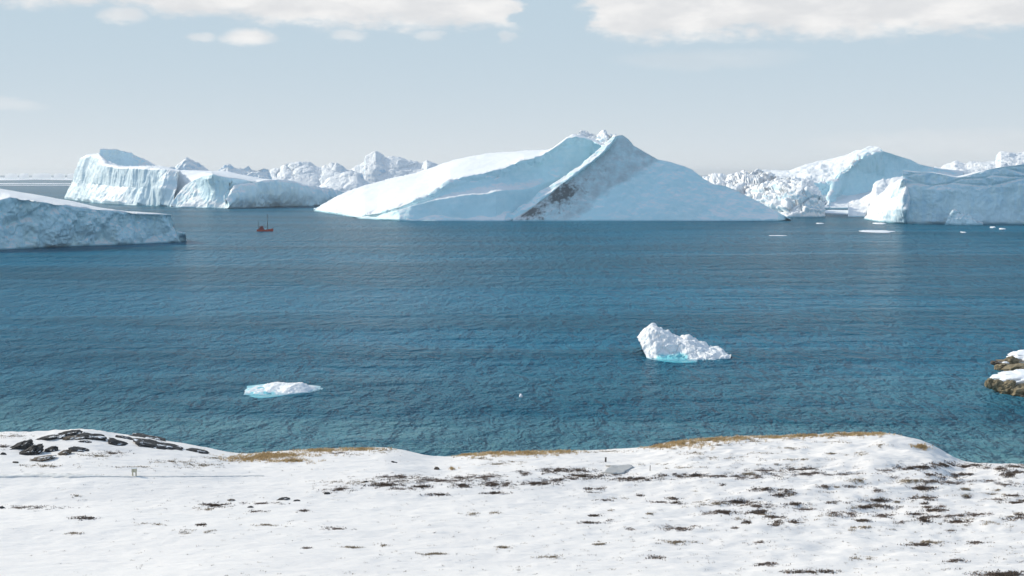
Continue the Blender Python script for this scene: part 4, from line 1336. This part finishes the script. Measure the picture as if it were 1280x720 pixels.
def build_boat():
    loc = point((331, 289))
    b = thing('fishing_boat', tuple(loc), 'small red fishing boat with two masts and an aft wheelhouse, out at left', 'boat')
    L = 12.4
    # hull sections along x (stern -, bow +): half beam, sheer height, keel depth
    xs = np.linspace(-1, 1, 25)
    hb = 1.9 * np.clip(1 - np.clip((xs - 0.1) / 0.9, 0, 1) ** 2.2, 0.03, 1) * np.interp(xs, [-1, -.8, 1], [.78, 1, 1])
    sh = 1.15 + 0.25 * np.clip(-xs - .4, 0, 1) + 0.95 * np.clip(xs, 0, 1) ** 1.6
    rows, rows2 = [], []
    for x, h, s in zip(xs, hb, sh):
        X = x * L / 2 + (0.35 * (x > .9))
        sec = []
        for t in np.linspace(-1, 1, 15):
            a = abs(t)
            wy = math.copysign(h * min(1, a * 1.9) ** 0.6 if a < .53 else h * (1 + 0.06 * (a - .53)), t)
            z = -0.9 + (s + 0.9) * (a ** 1.9)
            sec.append((X, wy if t else 0.0, z))
        rows.append(sec)
    G = np.array(rows)
    mesh = [(G.reshape(-1, 3), grid_faces(25, 15))]
    o = bpart('hull', mesh, M_HULL, b)
    o.data.polygons.foreach_set('use_smooth', np.ones(len(o.data.polygons), bool))
    deck = np.stack([np.stack([G[:, 1, 0], G[:, 1, 1], sh - .45], -1), np.stack([G[:, 13, 0], G[:, 13, 1], sh - .45], -1)], 0)
    bpart('deck', [(deck.reshape(-1, 3), grid_faces(2, 25))], M_DECK, b)
    # transom
    bpart('transom', [(G[0], np.arange(15)[None, :])], M_HULL, b)
    rail = []
    for i in range(24):
        for k in (0, 14):
            rail.append(tube(G[i, k] + [0, 0, .03], G[i + 1, k] + [0, 0, .03], .09, .09, 6))
    bpart('gunwale', rail, M_CABIN, b)
    wh = bpart('wheelhouse', [box((-2.6, 0, 1.7), (1.9, 1.25, 1.0), .97), box((-2.3, 0, 3.25), (1.25, 1.05, 0.6), .94), box((-2.3, 0, 3.91), (1.4, 1.16, 0.07), 1)], M_CABIN, b)
    for y in (-1.0, 1.0):
        for x in (-3.05, -2.3, -1.55):
            w = bpart('window', [box((x, y * 1.03, 3.38), (.26, .03, .24))], M_GLASS, wh)
            w.parent = wh
    for y in (-.5, .5):
        bpart('window', [box((-1.085, y, 3.38), (.03, .3, .24))], M_GLASS, wh)
    bpart('funnel', [tube((-3.95, 0, 2.5), (-4.0, 0, 4.0), .22, .2, 10)], M_DARK, b)
    m = bpart('mast', [tube((2.2, 0, .8), (2.2, 0, 13.4), .26, .18, 8)], M_MAST, b)
    bpart('crosstree', [tube((2.2, -.9, 9.2), (2.2, .9, 9.2), .06, .06, 6)], M_MAST, m)
    bpart('lamp', [box((2.2, 0, 9.55), (.16, .16, .2))], M_WHITE, m)
    bpart('boom', [tube((2.15, 0, 2.2), (-.9, 0, 3.6), .10, .07, 8)], M_MAST, b)
    bpart('mast', [tube((-4.9, 0, 1), (-4.9, 0, 8.6), .2, .14, 8)], M_MAST, b)
    bpart('stay', [tube((2.2, 0, 12.9), (6.2, 0, 2.1), .025, .025, 5)], M_MAST, b)
    bpart('stay', [tube((2.2, 0, 12.9), (-2.0, 0, 3.4), .025, .025, 5)], M_MAST, b)
    bpart('hatch', [box((.6, 0, 1.0), (.7, .7, .28), .95)], M_WHITE, b)
    bpart('winch', [tube((3.6, -.5, 1.7), (3.6, .5, 1.7), .3, .3, 10)], M_DARK, b)
    b.rotation_euler = (0, 0, R(8))


build_boat()

# ------------------------------------------------------------------ small things on the snow
M_POST = plain('weathered_pale_wood', (0.50, 0.47, 0.36), 0.8, 0.2, 0.25, 4.0)
M_POST_DARK = plain('weathered_dark_wood', (0.10, 0.085, 0.075), 0.8, 0.2, 0.3, 4.0)
M_SLAB = plain('bare_grey_ice', (0.40, 0.395, 0.385), 0.6, 0.3, 0.06, 1.2)


def build_posts():
    c = hit(168, 595)[0]
    b = thing('marker_box', tuple(c), 'small pale box on short legs standing on the snow behind the left track', 'marker')
    for x in (-.19, .19):
        for y in (-.12, .12):
            bpart('leg', [tube((x, y, -.1), (x, y, .5), .05, .045, 6)], M_POST, b)
    bpart('box_body', [box((0, 0, .66), (.26, .2, .2), .96)], M_POST, b)
    bpart('lid', [box((0, 0, .89), (.3, .23, .03), .95)], M_WHITE, b)
    for px, py, h, r, lab in ((757, 577.6, .55, .13, 'short thick dark post on the snow left of the grey ice patch'), (812.5, 588.5, .6, .05, 'thin leaning stake on the snow right of the grey ice patch')):
        c = hit(px, py)[0]
        V, Fq = join([tube((0, 0, -.2), (0.02, 0, h), r, r * .85, 10), box((0.02, 0, h + .02), (r * .95, r * .95, .03))])
        o = mesh_np('post', V + c, Fq, M_POST_DARK, None, False, None, c)
        tag(o, lab, 'post', 'posts standing in the snow')


build_posts()


def drape(name, outline, mat, lift, thick, n=26):
    """a flat patch lying on the ground inside a measured outline"""
    w = hit([a for a, _ in outline], [b for _, b in outline])
    c = np.nanmean(w, 0)
    k = len(w)
    # finer outline
    t = np.linspace(0, k, k * 8, endpoint=False)
    ww = np.concatenate([w, w[:1]])
    q = np.stack([np.interp(t, np.arange(k + 1), ww[:, j]) for j in range(3)], -1)
    rings = []
    for s, dz in ((1.0, -thick), (1.0, 0.0), (.9, .01), (.7, .01), (.45, .01), (.15, .01)):
        r = c + (q - c) * s
        r[:, 2] = ground_z(r[:, 0], r[:, 1]) + lift + dz
        rings.append(r)
    m = len(q)
    return mesh_np(name, np.concatenate(rings), [grid_faces(6, m, 0, True), np.arange(5 * m, 6 * m)], mat, None, True, None, c)


tag(drape('frozen_pool', [(751, 591.5), (760, 586), (766, 583.4), (757, 583), (772, 583.4), (784, 581.8), (788, 582.6), (792, 585), (786, 588), (780, 592), (768, 593)], M_SLAB, 0.16, 0.3),
    'smooth grey frozen pool with a forked left end in the middle of the snow', 'frozen pool')


def track():
    pts = np.array([(-30, 595.4), (0, 595), (40, 594.4), (95, 594.6), (130, 595.4), (170, 596), (250, 595.6), (330, 594.8)], float)
    xs = np.linspace(-30, 330, 240)
    py = np.interp(xs, pts[:, 0], pts[:, 1])
    w = hit(xs, py)
    hw = np.interp(xs, [-30, 90, 140, 330], [0.75, .7, .25, .1])
    V = []
    for s, dz in ((-1, -.15), (-.9, .03), (0, -.0), (.9, .03), (1, -.15)):
        q = w.copy()
        q[:, 1] += s * hw
        q[:, 2] = ground_z(q[:, 0], q[:, 1]) + 0.03 + dz
        V.append(q)
    kind(mesh_np('path', np.concatenate(V), [grid_faces(5, len(xs))], M_TRACK), 'structure')


M_TRACK = plain('trodden_snow', (0.64, 0.63, 0.61), 0.8, 0.2, 0.15, 1.5, 0.05)
track()

# ------------------------------------------------------------------ the air over the bay
def build_haze():
    m = bpy.data.materials.new('thin_haze')
    m.use_nodes = True
    t = NT(m.node_tree)
    t.n.remove(t.n['Principled BSDF'])
    v = t.add('ShaderNodeVolumePrincipled', Color=(0.92, 0.96, 1.0, 1.0), Density=HAZE, Anisotropy=0.3)
    t.l.new(v.outputs[0], t.n['Material Output'].inputs['Volume'])
    V, f = box((0, 18000, 60), (31000, 22500, 67))
    kind(mesh_np('haze', V, [f], m, None, False), 'stuff')


HAZE = 0.00004
build_haze()
